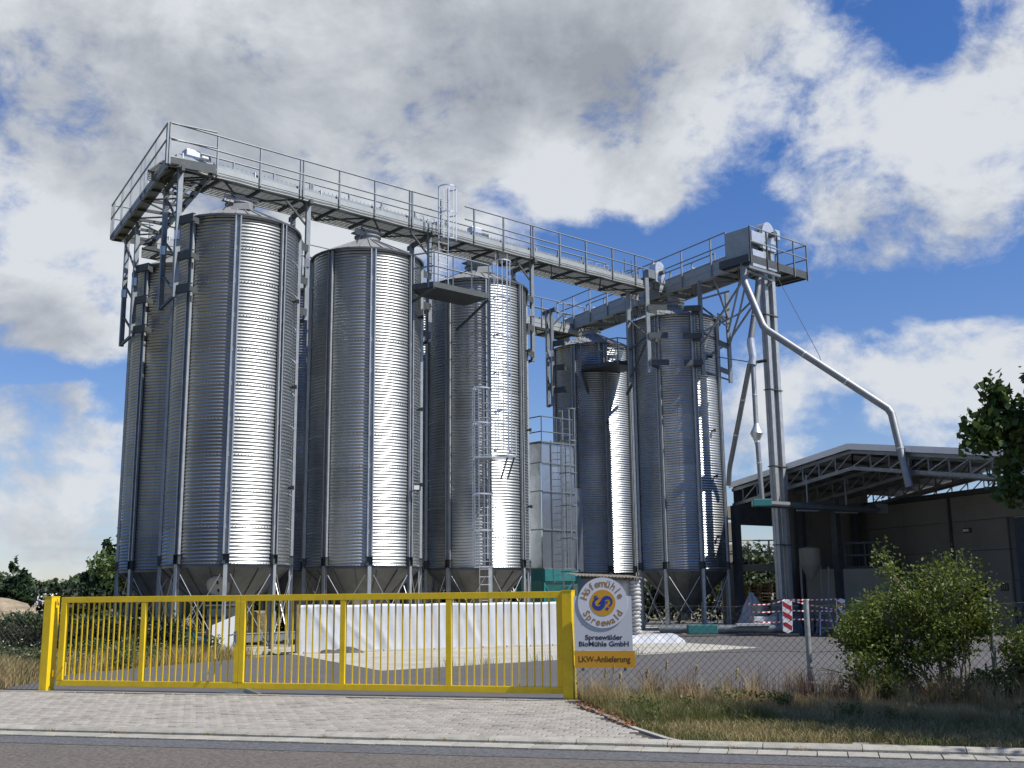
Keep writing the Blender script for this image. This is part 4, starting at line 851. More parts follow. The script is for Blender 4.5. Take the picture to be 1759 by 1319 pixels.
def spout(name, label, pts, r, grp='grain spouts', **k):
    o = thing(name, label, 'pipe', pts[0], grp); b = MB(); P = [V(p) for p in pts]
    # round each elbow with two extra points
    Q = [P[0]]
    for i in range(1, len(P)-1):
        a_, c_ = (P[i-1]-P[i]).normalized(), (P[i+1]-P[i]).normalized(); Q += [P[i]+a_*.13, P[i]+c_*.13]
    Q.append(P[-1]); b.tube(Q, r, 18); b.build('tube', SPOUT, o, smooth=1.2); collars(o, pts, r, **k); return o
spout('grain_spout', 'long pipe bending down from the elevator to the hall roof', [(9.82, 44.5, 15.1), (9.82, 44.5, 14.5), (10.33, 43.6, 12.25), (14.55, 41.6, 8.45), (14.85, 41.1, 5.45)], .15, every=2.6)
sp2 = spout('grain_spout', 'pipe falling from the platform to the two way valve', [(10.62, 45.2, 15.0), (10.5, 45.1, 14.2), (10.07, 45.0, 12.1)], .13)
b = MB(); b.tube([(10.07, 45, 12.15), (10.07, 45, 11.9), (10.12, 44.95, 11.35), (10.07, 44.95, 11.0)], .15, 16, rs=[.15, .17, .16, .19]); b.build('valve_body', GALVB, sp2)
b = MB(); b.tube([(10.25, 44.85, 11.1), (10.65, 44.75, 11.15)], .07, 10); b.build('actuator', BLACK, sp2)
b = MB(); b.tube([(9.9, 45, 11.15), (8.9, 46.7, 11.75), (8.4, 46.9, 12.0)], .025, 6); b.build('stay_rod', GALVF, sp2)
spout('grain_spout', 'left branch below the valve, running down behind the silo', [(9.98, 45, 11.05), (9.35, 47.2, 6.9), (9.32, 47.4, 6.2)], .11, every=1.8)
sp3 = spout('grain_spout', 'right branch below the valve, with a diamond shaped collector', [(10.1, 44.95, 11.05), (10.02, 44.6, 8.3), (10.08, 44.5, 5.35)], .10, every=1.5)
b = MB(); P_ = [(10.03, 44.62, 8.45), (10.03, 44.61, 8.35), (10.02, 44.6, 8.05), (10.02, 44.6, 7.75), (10.03, 44.59, 7.65)]; b.tube(P_, .1, 20, rs=[.11, .13, .27, .12, .12]); b.build('collector', GALVB, sp3, smooth=.5)
b = MB(); b.tube([(11.4, 45.3, 14.95), (12.1, 43.5, 11.9), (12.25, 42.7, 10.9), (12.3, 42.65, 10.6)], .012, 5); tag(b.build('stay_cable', DARKST), 'thin steel cable from the platform down to the long pipe', 'cable')
cv = thing('screw_conveyor', 'dark tube conveyor with teal inlet hung under the hall roof', 'conveyor', (10.0, 44.4, 5.1))
b = MB(); b.box((10.05, 44.5, 5.2), (.75, .4, .3)); b.build('inlet', TEAL, cv, bevel=.03)
b = MB(); b.tube([(10.3, 44.55, 5.15), (15.4, 46.4, 5.0)], .14, 12); b.build('tube', DARKST, cv)
b = MB(); b.box((15.5, 46.45, 5.05), (.5, .35, .4)); b.build('motor', DARKST, cv)
for s in (.35, .7): p = V(10.3, 44.55, 5.15).lerp(V(15.4, 46.4, 5.0), s); b = MB(); b.bar(p, p+V(0, 0, 1.3), .05, .05); b.bar(p+V(-.5, -.2, -.18), p+V(.5, .2, -.18), .08, .06); b.build('hanger', GALVF, cv)

# low conveyors on the slab
gc = thing('ground_conveyor', 'grey tube conveyor with a teal drive box at the foot of the elevator silo', 'conveyor', (6.2, 45.3, .2))
b = MB(); b.tube([(5.7, 44.2, .26), (10.6, 43.3, .26)], .16, 14); b.build('tube', GALVF, gc, smooth=1)
b = MB(); b.box((7.25, 43.45, .26), (1.15, .42, .36)); b.build('drive_box', TEAL, gc, bevel=.03)
b = MB(); b.box((9.2, 43.35, .42), (1.3, .3, .1)); b.build('cover', GALVB, gc, bevel=.01)
for nm_, z_, y_ in (('trough_conveyor', .38, -2.1), ('trough_conveyor', .30, -1.1)):
    o = thing(nm_, ('upper' if y_ < -2 else 'lower') + ' pale trough conveyor lying under the silo hoppers', 'conveyor', AB(-1.5, y_+2.1, z_), 'trough conveyors under the hoppers')
    b = MB(); b.bar(AB(-1.6, y_+2.1, z_), AB(13, y_+2.5, z_), .3, .22); b.build('trough', GALVF, o); b = MB(); b.bar(AB(-1.6, y_+2.1, z_+.13), AB(13, y_+2.5, z_+.13), .36, .02); b.build('lid', GALVB, o)
o = thing('conveyor_drive', 'small teal drive unit on the slab under the largest silo', 'motor', (-9.9, 33.6, .09)); b = MB(); b.box((-9.9, 34.0, .38), (.5, .4, .5)); b.build('housing', TEAL, o, bevel=.04); b = MB(); b.tube([(-9.6, 33.9, .4), (-9.2, 33.9, .4)], .12, 12); b.build('motor', BLUEG, o)
# white discharge chute and big bag under the first hopper
o = thing('discharge_sheet', 'white sheet metal chute propped under the hopper of the largest silo', 'chute', (-8.9, 33.6, .09))
b = MB(); b.hexa([V(-8.95, 33.2, .1), V(-8.25, 33.3, .1), V(-8.25, 33.9, .1), V(-8.95, 33.8, .1), V(-8.95, 33.2, .85), V(-8.3, 33.3, 1.12), V(-8.3, 33.7, 1.12), V(-8.95, 33.7, .85)]); b.build('chute', WPAINT, o)
o = thing('discharge_duct', 'grey square duct standing under the hopper behind the white chute', 'duct', (-9.1, 34.3, .09)); b = MB(); b.box((-9.0, 34.4, .75), (.75, .6, 1.3)); b.build('duct', GALVD, o, bevel=.01); b = MB(); b.box((-9.0, 34.4, 1.42), (.82, .66, .04)); b.build('flange', GALVF, o)
for i, (x, y, s) in enumerate(((-8.6, 38.0, 1.0), (-7.2, 38.6, .95))):
    o = thing('straw_bale', ('left' if i == 0 else 'right') + ' pale straw coloured bale standing behind the legs of the largest silo', 'bale', (x, y, .09), 'bales behind the silo legs'); b = MB(); b.box((x, y, .65), (.95*s, .8, 1.1)); b.build('bale', mat('baled straw', (.38, .31, .19), .9, var=.5, vscale=9, bump=1, bscale=14), o, bevel=.08)
# ---------------------------------------------------------------- open hall
HG = V(.574, -.819, 0); HR = V(.819, .574, 0); H0 = V(13.5, 43.5, 0)      # gable direction (to the right), ridge direction (away)
def HP(t, r, z): p = H0 + HG*t + HR*r; return V(p.x, p.y, z)
SL = .152; ZR = 7.42; TL, TR = -6.55, 8.6
ht = lambda t: ZR - SL*abs(t)
hall = thing('open_hall', 'open sided hall with low gable roof on steel trusses at the right', 'hall', HP(0, 0, 0))
# roof sheets: bays between trusses on each slope
for j in range(3):
    r0, r1 = j*4.0 + (.0 if j else -.15), (j+1)*4.0-.01
    for t0, t1 in ((TL, -3.3), (-3.29, -.005), (.005, 2.9), (2.91, 5.8), (5.81, TR)):
        b = MB(); b.hexa([HP(t0, r0, ht(t0)-.05), HP(t1, r0, ht(t1)-.05), HP(t1, r1, ht(t1)-.05), HP(t0, r1, ht(t0)-.05), HP(t0, r0, ht(t0)), HP(t1, r0, ht(t1)), HP(t1, r1, ht(t1)), HP(t0, r1, ht(t0))]); b.build('roof_sheet', ROOFM, hall)
for t0, t1 in ((TL, -3.3), (-3.29, -.0), (.0, 2.9), (2.91, 5.8), (5.81, TR)):
    b = MB(); b.hexa([HP(t0, -.19, ht(t0)-.22), HP(t1, -.19, ht(t1)-.22), HP(t1, -.16, ht(t1)-.22), HP(t0, -.16, ht(t0)-.22), HP(t0, -.19, ht(t0)+.02), HP(t1, -.19, ht(t1)+.02), HP(t1, -.16, ht(t1)+.02), HP(t0, -.16, ht(t0)+.02)]); b.build('fascia', FASCIA, hall)
for r in (2.3, 4.6, 6.9, 9.2, 11.5):
    pass
for k in range(14):
    t = -6.2 + k*1.1
    b = MB(); b.bar(HP(t, -.1, ht(t)-.13), HP(t, 11.9, ht(t)-.13), .07, .13); b.build('purlin', DARKST, hall)
for r in (0.05, 4.0, 8.0, 11.8):
    tr = MB(); m_ = GALVF
    for a, c in ((TL, 0), (0, TR)):
        tr.bar(HP(a, r, ht(a)-.30), HP(c, r, ht(c)-.30), .12, .14)
    o = tr.build('truss', m_, hall)
    for a, c in ((TL, 0), (0, TR)):
        za, zc = ht(a)-1.06+(.18 if abs(a) > 6 else 0), ht(c)-1.06+(.0)
        b = MB(); b.bar(HP(a, r, ht(a)-.96), HP(c, r, ht(c)-.96), .12, .14); b.build('bottom_chord', m_, o)
        n_ = int(abs(c-a)/.85); s_ = 1 if a == 0 else -1
        for i in range(n_+1):
            t = s_*i*.85
            if t < TL or t > TR: continue
            b = MB(); b.bar(HP(t, r, ht(t)-.90), HP(t, r, ht(t)-.36), .05, .05); b.build('web_post', m_, o)
            t2 = s_*(i+1)*.85
            if TL <= t2 <= TR: b = MB(); b.bar(HP(t, r, ht(t)-.90), HP(t2, r, ht(t2)-.36), .045, .045) if s_ > 0 else b.bar(HP(t2, r, ht(t2)-.90), HP(t, r, ht(t)-.36), .045, .045); b.build('web_diagonal', m_, o)
    for t in ((TL+.1,) if r < 1 else (TL+.4, -4.2) if r < 5 else (TL+.4,)):
        b = MB(); b.vbar(HP(t, r, 0), ht(t)-1.0, .3, .3, atan2(HG.y, HG.x)); b.build('column', DARKST, hall)
for i in range(9):
    r0 = .1 + i*1.04; zq = 4.6 if i < 3 else 0.0; b = MB(); b.hexa([HP(TL-.02, r0, zq), HP(TL+.03, r0, zq), HP(TL+.03, r0+1.03, zq), HP(TL-.02, r0+1.03, zq), HP(TL-.02, r0, ht(TL)-.08), HP(TL+.03, r0, ht(TL)-.08), HP(TL+.03, r0+1.03, ht(TL)-.08), HP(TL-.02, r0+1.03, ht(TL)-.08)]); b.build('side_cladding_sheet', DARKST if i < 3 else WALLM, hall)
# wall building behind the open hall
W0 = V(20.6, 44.0, 0); WD = V(-.342, .94, 0); WN = V(-.94, -.342, 0)      # along the wall going away; towards the yard
wp = lambda s, n, z: V((W0 + WD*s + WN*n).x, (W0 + WD*s + WN*n).y, z)
wl = thing('rendered_hall_wall', 'long beige grey block building with a roller door, behind the shrub', 'building', wp(0, 0, 0))
def wbox(s0, s1, n0, n1, z0, z1, nm, m, par=None, **k):
    b = MB(); b.box(wp((s0+s1)/2, (n0+n1)/2, (z0+z1)/2), (s1-s0, n1-n0, z1-z0), (WD, -WN, V(0, 0, 1))); return b.build(nm, m, par or wl, **k)
SC = 4.0
rows = [(0.0, 2.0), (2.02, 3.27), (3.29, 4.54), (4.56, 5.62)]
for (z0, z1) in rows:
    s = -12.0
    while s < 17:
        e_s = min(s+3.9, 17)
        segs = [(s, e_s)]
        if z0 < 4.5: # cut out the door
            segs = []
            for a, c in ((s, e_s),):
                if c <= -3.4 or a >= 1.1: segs.append((a, c))
                else:
                    if a < -3.4: segs.append((a, -3.4))
                    if c > 1.1: segs.append((1.1, c))
        for a, c in segs:
            if c-a > .05: wbox(a+.008, c-.008, -.25, 0.0 if z0 > 1 else .02, z0, z1, 'wall_block', WALLM)
        s += 3.9
for a, c, z0_, z1_ in ((-12, -3.5, 0, 5.6), (1.15, 17, 0, 5.6), (-3.49, 1.14, 4.58, 5.6)): wbox(a, c, -.32, -.255, z0_, z1_, 'light_stop', DARKST)  # backing added only to stop sun leaking through the gaps between blocks
wbox(-12, 17.1, -.3, .14, 5.64, 5.86, 'gutter', DARKST)
for s in (4.4, 10.6): wbox(s-.05, s+.05, .0+.025, .12, .3, 5.6, 'downpipe', DARKST)
b = MB(); b.hexa([wp(-12, -.3, 5.87), wp(17, -.3, 5.87), wp(17, -14, 5.87), wp(-12, -14, 5.87), wp(-12, -.3, 5.9), wp(17, -.3, 5.9), wp(17, -14, 6.1), wp(-12, -14, 6.1)]); b.build('roof', ROOFM, wl)
dr = wbox(-3.4, 1.1, -.32, -.28, 0, 4.54, 'roller_door', DARKST)
for i in range(38): wbox(-3.38, 1.08, -.27, -.235, .03+i*.118, .03+i*.118+.10, 'door_slat', BLUEG, dr)
for s in (-3.45, 1.12): wbox(s-.06 if s < 0 else s-.02, s+.02 if s < 0 else s+.06, .002, .05, 0, 4.56, 'door_frame', DARKST)
for s, z in ((3.4, 4.15), (11.9, 4.3)):
    l_ = thing('bulkhead_lamp', 'oval bulkhead lamp high on the block wall, ' + ('near the roller door' if s < 6 else 'in the shade under the hall roof'), 'lamp', wp(s, 0, z), 'bulkhead lamps')
    b = MB(); b.box(wp(s, .08, z), (.42, .14, .2), (WD, -WN, V(0, 0, 1))); b.build('cage', DARKST, l_, bevel=.04); b = MB(); b.box(wp(s, .16, z), (.3, .03, .1), (WD, -WN, V(0, 0, 1))); b.build('lens', WPAINT, l_)
wbox(2.6, 4.6, .02, .06, 0, 2.0, 'black_opening_panel', BLACK); pn = wbox(1.25, 2.5, .02, .05, .2, 2.02, 'dock_panel', BEIGE)  # flat black panel on the wall stands for the shade inside an opening
nb_ = thing('number_plate', 'small brown plate on the wall beside the roller door', 'plate', wp(1.6, .05, 1.75)); b = MB(); b.box(wp(1.6, .065, 1.75), (.42, .02, .3), (WD, -WN, V(0, 0, 1))); b.build('plate', BROWN, nb_)
for i in range(3): b = MB(); b.box(wp(1.72-.12*i, .08, 1.75), (.05, .006, .2), (WD, -WN, V(0, 0, 1))); b.build('figure', BEIGE, nb_)
# equipment stored under the hall
o = thing('wire_rack', 'grey wire mesh rack standing on top of the beige container', 'rack', (15.6, 50.6, 2.7))
for z in (2.72, 3.25, 3.8):
    b = MB(); b.bar((14.9, 50.0, z), (16.6, 49.6, z), .06, .06); b.bar((15.1, 50.8, z), (16.8, 50.4, z), .06, .06); b.build('shelf_bar', DARKST, o)
for x, y in ((14.9, 50.0), (15.75, 49.8), (16.6, 49.6), (15.1, 50.8), (16.8, 50.4)): b = MB(); b.vbar((x, y, 2.68), 3.85, .06, .06); b.build('post', DARKST, o)
b = MB(); 
for i in range(12): b.vbar((14.95+i*.14, 50.0-i*.033, 2.7), 3.8, .012, .012)
b.build('wire_mesh', DARKST, o)
o = thing('storage_container', 'beige box container with a pale notice under the hall', 'container', (14.8, 49.8, 0))
b = MB(); b.box((15.0, 50.2, 1.33), (3.6, 2.2, 2.62), (V(.975, -.22, 0), V(.22, .975, 0), V(0, 0, 1))); b.build('body', BEIGE, o, bevel=.04); b = MB(); b.box((15.2, 49.06, .95), (.95, .03, 1.1), (V(.975, -.22, 0), V(.22, .975, 0), V(0, 0, 1))); b.build('notice_board', mat('pale notice', (.5, .52, .5), .6), o)
b = MB(); b.box((15.75, 48.9, .95), (.06, .05, 1.2)); b.build('edge_post', DARKST, o)
o = thing('steel_gallery', 'beige steel gallery with handrails at the back of the hall', 'gallery', (10.6, 51.5, 0))
b = MB(); b.bar((9.9, 51.9, 2.75), (13.4, 52.2, 2.75), .2, .28); b.build('beam', BEIGE, o); b = MB(); b.box((11.7, 53.2, 2.92), (3.6, 2.2, .06)); b.build('deck', BEIGE, o)
for x in (10.0, 11.0, 12.0, 13.0): b = MB(); b.vbar((x, 51.95+(x-10)*.07, 2.9), 4.05, .07, .07); b.build('rail_post', BEIGE, o)
for z in (4.05, 3.5): b = MB(); b.bar((9.9, 51.95, z), (13.4, 52.2, z), .05, .06); b.build('handrail', BEIGE, o)
for x, y in ((10.2, 52.1), (12.9, 52.3), (10.2, 54.2), (12.9, 54.2)): b = MB(); b.vbar((x, y, 0), 2.6, .22, .22); b.build('column', BEIGE, o)
for i, (z, w_) in enumerate(((2.95, 1.0), (3.98, .95), (4.9, .92))):
    bo = MB(); bo.box((10.15, 52.7, z+.5), (w_, 1.0, .9 if i < 2 else .6)); tag(bo.build('stacked_bin', BEIGE, bevel=.03), ('lowest', 'middle', 'topmost')[i] + ' beige bin of the pile on the gallery behind the last silo', 'bin', 'beige bins stacked on the gallery')
# pallet stacks
def pallet_mesh():
    b = MB()
    for i in range(5): b.box((-.4+i*.2, 0, .13), (.13, 1.15, .022))
    for j in (-1, 0, 1): b.box((0, j*.5, .105), (.94, .1, .022)); 
    for j in (-1, 0, 1):
        for i in (-1, 0, 1): b.box((i*.39, j*.5, .055), (.14, .12, .076))
    for j in (-1, 0, 1): b.box((0, j*.5, .009), (.94, .1, .016))
    return b.mesh('pallet', WOOD)
PAL = pallet_mesh(); nth = ['bottom', 'second', 'third', 'fourth', 'fifth', 'sixth', 'seventh', 'eighth', 'ninth', 'tenth', 'eleventh', 'twelfth', 'thirteenth', 'top']
for cidx, (x, y, n_, nm) in enumerate(((10.7, 49.7, 13, 'left'), (11.75, 49.75, 14, 'right'))):
    for i in range(n_):
        p = bpy.data.objects.new('pallet', PAL); col.objects.link(p); p.location = (x+random.uniform(-.02, .02), y, .01+i*.146); p.rotation_euler = (0, 0, pi/2+.1+random.uniform(-.03, .03))
        tag(p, 'wooden pallet, %s from the ground in the %s pile behind the elevator' % (nth[i] if i else 'lowest', nm), 'pallet', 'pallets stacked behind the elevator')
# beige funnel tank and posts
o = thing('funnel_tank', 'beige round tank with funnel on thin legs beside the elevator', 'tank', (12.6, 48.2, 0))
b = MB(); b.lathe([(.05, 2.1), (.42, 2.75), (.44, 2.8), (.44, 3.5), (.1, 3.6)], 24, c=(12.9, 48.4, 0)); b.build('tank', BEIGE, o, smooth=.6)
for dx, dy in ((-.5, 0), (.5, 0), (0, .5)): b = MB(); b.vbar((12.9+dx*.85, 48.4+dy*.85, 0), 2.8, .07, .07); b.build('leg', BEIGE, o)
b = MB(); b.bar((13.4, 48.0, 0), (13.6, 48.1, 2.7), .06, .06); b.bar((12.9, 48.0, 1.2), (13.5, 48.05, 1.2), .05, .05); b.build('side_frame', BEIGE, o)

# ---------------------------------------------------------------- tarpaulin wall
def cloth(name, label, cat, P, D, L_, hfun, foot, nx, nz, m, wave, group=None, thick=.012):
    D = V(D).normalized(); NN = V(D.y, -D.x, 0)     # towards the viewer
    b = MB()
    for side in (0, 1):
        for i in range(nx+1):
            for k in range(nz+1):
                s = L_*i/nx; f = k/nz; h = hfun(s)
                off = wave(s, f) - side*thick
                p = P + D*s + NN*(off) + V(0, 0, h*f); b.v.append(tuple(p))
    w_ = nz+1; M0 = (nx+1)*w_
    for side in (0, 1):
        for i in range(nx):
            for k in range(nz):
                q_ = [side*M0+i*w_+k, side*M0+(i+1)*w_+k, side*M0+(i+1)*w_+k+1, side*M0+i*w_+k+1]
                b.f.append(tuple(q_ if side == 0 else q_[::-1]))
    for i in range(nx): b.f.append((i*w_+nz, (i+1)*w_+nz, M0+(i+1)*w_+nz, M0+i*w_+nz))
    return b
TP = V(-6.42, 33.45, 0); TDd = (V(1.45, 37.1, 0)-TP).normalized()
tw = thing('tarpaulin_wall', 'long low wall covered with white tarpaulin behind the yellow gate', 'wall', TP)
def wv(s, f):
    v = .010*sin(s*2.3+.6*f) + .009*sin(s*7.1+2*f+.3) + .009*sin(s*17+3*f)
    v += .035*math.exp(-((s-(.2+1.15*(1-f)))/.10)**2)*(1-f*.3) + .03*math.exp(-((s-(.9+1.5*(1-f)))/.09)**2) + .035*math.exp(-((s-(2.0+.9*(1-f)))/.12)**2) + .03*math.exp(-((s-(5.2+.7*(1-f)))/.1)**2)
    return v + .10*max(0, .15-f)
b = cloth('t', '', '', TP, TDd, 8.9, lambda s: 1.40+.012*sin(s*3), 0, 230, 16, TARP, wv); b.build('tarpaulin', TARP, tw, smooth=4)
NNt = V(TDd.y, -TDd.x, 0)
b = MB(); b.bar(TP+TDd*.05-NNt*.10+V(0, 0, .69), TP+TDd*8.85-NNt*.10+V(0, 0, .69), .08, 1.38); b.build('board_core', BEIGE, tw)
b = MB(); b.vbar(TP-TDd*.06, 1.42, .09, .14, atan2(TDd.y, TDd.x)); b.build('end_post', mat('weathered timber', (.22, .17, .09), .9, var=.4, vscale=8), tw)
for i in range(11): b = MB(); p = TP+TDd*(.4+i*.82)+NNt*(.42+.03*sin(i*2.3)); b.bar(p-TDd*.36+V(0, 0, .035), p+TDd*.36+V(0, 0, .035+.01*sin(i)), .09, .05); b.build('ballast_board', mat('pale ballast board', (.5, .48, .42), .8, var=.3), tw)
# crumpled dark sheet by the left foot of the wall
b = MB(); n1, n2 = 18, 8; base_ = V(-5.75, 33.0, 0)
for i in range(n1+1):
    for k in range(n2+1):
        u_, v_ = i/n1, k/n2; hgt = .13*sin(pi*u_)**.5*sin(pi*v_)**.5*(1+.5*sin(9*u_+3*v_)) ; b.v.append((base_.x+1.25*u_+.05*sin(7*v_), base_.y+.25*u_+.5*v_, .006+hgt))
for i in range(n1):
    for k in range(n2): a_ = i*(n2+1)+k; b.f.append((a_, a_+n2+1, a_+n2+2, a_+1))
tag(b.build('crumpled_sheet', mat('dirty dark sheet', (.09, .085, .08), .6, var=.5, vscale=6), smooth=4), 'crumpled dark sheet lying at the left foot of the tarpaulin wall', 'sheet')
# lower white tarpaulin right of the sign
TP2 = V(3.2, 37.4, 0); o = thing('low_tarpaulin', 'low white tarpaulin bank between the sign and the elevator silo', 'tarpaulin', TP2)
b = MB(); n1, n2 = 40, 14; d1 = V(.99, .12, 0); d2 = V(-.12, .99, 0); prf = [0, .02, .12, .22, .26, .27, .28, .28, .27, .26, .25, .22, .15, .08, 0]
for i in range(n1+1):
    u_ = i/n1
    for k in range(n2+1):
        v_ = k/n2; tail = 1.0 if u_ < .9 else (1-(u_-.9)*6); z = prf[k]*tail*(1+.05*sin(u_*7+v_*4)+.02*sin(u_*31)) ; p = TP2 + d1*(2.55*u_+.04*sin(9*v_)) + d2*(v_*1.5+.04*sin(u_*19)) ; b.v.append((p.x, p.y, .005+z))
for i in range(n1):
    for k in range(n2): a_ = i*(n2+1)+k; b.f.append((a_, a_+n2+1, a_+n2+2, a_+1))
b.build('tarpaulin', TARP, o, smooth=4)
# crumpled plastic heaps beside the elevator silo
def heap(name, label, c, rx, ry, h, m, seed, pw_=.6):
    rnd = random.Random(seed); b = MB(); n1, n2 = 40, 18; ph = [rnd.uniform(0, 6) for _ in range(6)]
    for i in range(n1):
        a = 2*pi*i/n1
        for k in range(n2+1):
            f = k/n2; rr = 1-f; w_ = 1+.16*sin(3*a+ph[0])+.1*sin(7*a+ph[1]+4*f)+.06*sin(15*a+ph[2]+8*f)
            z = h*(1-rr**1.6)**pw_*(1+.12*sin(5*a+ph[3]+5*f)+.08*sin(11*a+ph[4])*rr)
            b.v.append((c[0]+rx*rr*w_*cos(a), c[1]+ry*rr*w_*sin(a), c[2]+z))
    for i in range(n1):
        for k in range(n2): a0 = i*(n2+1)+k; a1 = ((i+1) % n1)*(n2+1)+k; b.f.append((a0, a1, a1+1, a0+1))
    return tag(b.build(name, m, smooth=4), label, 'plastic sheet')
heap('plastic_sheet_heap', 'tall crumpled white plastic sheet beside the right leg of the elevator silo', (9.85, 46.4, 0), .75, .5, 1.5, SACK, 4, 1.1)
heap('plastic_sheet_heap', 'lower spread of crumpled white plastic sheet behind the barrier tape', (10.6, 45.0, 0), 1.0, .4, .75, SACK, 9)
# shelter with corrugated roof behind the sign
sh = thing('sack_shelter', 'low shelter of white sheet and stacked sacks under a corrugated roof, behind the sign', 'shelter', (2.1, 38.0, 0))
su = V(.995, .1, 0); sv = V(-.1, .995, 0); Q0 = V(2.22, 38.0, 0)
sq = lambda s, n, z: Q0 + su*s + sv*n + V(0, 0, z)
b = MB(); n_ = 90
for s_ in (0, 1):
    for i in range(n_+1):
        for k in (0, 1): x_ = -.22+2.35*i/n_; b.v.append(tuple(sq(x_, -.3+k*1.9, 2.27-.045*x_+.02*sin(i*1.4)+.10*k - s_*.012)))
for s_ in (0, 1):
    for i in range(n_): a_ = s_*(2*n_+2)+i*2; f_ = (a_, a_+2, a_+3, a_+1); b.f.append(f_ if s_ == 0 else f_[::-1])
for i in range(n_): a_ = i*2; c_ = 2*n_+2+i*2; b.f.append((c_, c_+2, a_+2, a_))
b.build('corrugated_roof', mat('old corrugated sheet', (.40, .33, .26), .7, var=.35, vscale=4), sh)
b = MB(); b.box(sq(.33, .05, 1.08), (.72, .05, 2.15), (su, sv, V(0, 0, 1))); b.build('grey_panel', BLUEG, sh)
b = MB(); b.vbar(sq(-.02, 0, 0), 2.2, .07, .07); b.build('post', TEAL, sh)
b = cloth('t', '', '', Q0+su*.68, su, 1.15, lambda s: 2.1, 0, 50, 12, SACK, lambda s, f: .03*sin(s*9+f*2)+.02*sin(s*23+f*5)+.03*sin(f*7)); b.build('white_sheet', SACK, sh, smooth=4)
b = MB(); b.box(sq(.9, .8, 1.0), (1.7, 1.3, 2.0), (su, sv, V(0, 0, 1))); b.build('stored_load', SACK, sh)
sk = MB(); sk.lathe([(.02, -.07), (.13, -.065), (.17, 0), (.13, .065), (.02, .07)], 14); skm = sk.mesh('sack', SACK, smooth=4)
for i in range(16):
    s_ = bpy.data.objects.new('sack', skm); col.objects.link(s_); s_.parent = sh; s_.location = sq(1.93+random.uniform(-.025, .025), -.02, .09+i*.13)-V(2.1, 38.0, 0); s_.rotation_euler = (random.uniform(-.08, .08), random.uniform(-.1, .1), random.uniform(0, 3)); s_.scale = (1.1, 1.2, 1)
# red and white barrier boards with tape
def barrier(x, y, h, label, ang, tilt):
    o = thing('barrier_board', label, 'barrier board', (x, y, 0), 'red and white barrier boards'); a = V(cos(ang), sin(ang), 0); n_ = V(a.y, -a.x, 0)
    w_ = .36; z0, z1 = .12, h; ctr = V(x, y, 0); T = lambda s, z, n2: ctr + a*s + V(0, 0, z) + n_*n2 + a*(tilt*(z-.1))
    b = MB(); pts = [(-w_/2, z0+.08), (0, z0), (w_/2, z0+.08), (w_/2, z1), (0, z1+.05), (-w_/2, z1)]; k = len(pts)
    b.add([T(s, z, 0) for s, z in pts]+[T(s, z, -.03) for s, z in pts], [tuple(range(k)), tuple(range(2*k-1, k-1, -1))]+[(i, k+i, k+(i+1) % k, (i+1) % k) for i in range(k)]); b.build('board', WPAINT, o)
    zz = z0+.10
    while zz < z1-.12:
        b = MB(); za, zb_ = zz, min(zz+.20, z1-.02)
        P4 = [(-w_/2+.02, zz+.19), (w_/2-.02, zz-.03+.02), (w_/2-.02, zz+.17), (-w_/2+.02, min(zz+.36, z1-.03))]
        b.add([T(s, z, .004) for s, z in P4], [(0, 1, 2, 3)]); b.build('red_stripe', RED, o); zz += .36
    b = MB(); b.box((x, y, .05), (.8, .35, .1), (a, n_, V(0, 0, 1))); b.build('foot', BLACK, o, bevel=.02)
    return T
Ta = barrier(10.28, 42.3, 1.33, 'red and white striped barrier board in front of the elevator foot', -.15, .03)
Tb = barrier(12.38, 42.6, 1.33, 'red and white striped barrier board half hidden behind the shrub', .25, .05)
def tape(label, p, q, sagz):
    p, q = V(p), V(q); L_ = (q-p).length; n_ = max(6, int(L_/.09)); b = MB()
    for i in range(n_+1):
        f = i/n_; c_ = p.lerp(q, f) - V(0, 0, sagz*4*f*(1-f)); tw = .012*sin(i*.7)
        b.v += [tuple(c_+V(0, tw, -.024)), tuple(c_+V(.02, -tw, .024))]
    b.f = [(2*i, 2*i+2, 2*i+3, 2*i+1) for i in range(n_)]
    o = b.build('barrier_tape', RED); o.data.materials.append(WPAINT); o.data.polygons.foreach_set('material_index', [i % 2 for i in range(n_)]); tag(o, label, 'tape', 'striped barrier tapes')
tape('lowest striped tape left of the first barrier board', (8.9, 42.4, .58), Ta(-.1, .55, .02), .04); tape('middle striped tape left of the first barrier board', (8.9, 42.4, .92), Ta(-.1, .95, .02), .03)
tape('upper striped tape rising to the first barrier board', (8.75, 42.4, 1.25), Ta(-.1, 1.36, .02), .12)
tape('lowest striped tape between the two barrier boards', Ta(.1, .62, .02), Tb(-.1, .5, .02), -.05); tape('middle striped tape between the two barrier boards', Ta(.1, .95, .02), Tb(-.1, .9, .02), .0)
tape('slack striped tape falling towards the second barrier board', Ta(.1, 1.34, .02), Tb(-.1, .95, .02), .03); tape('top striped tape between the two barrier boards', Ta(.1, 1.36, .03), Tb(-.1, 1.36, .03), .02)
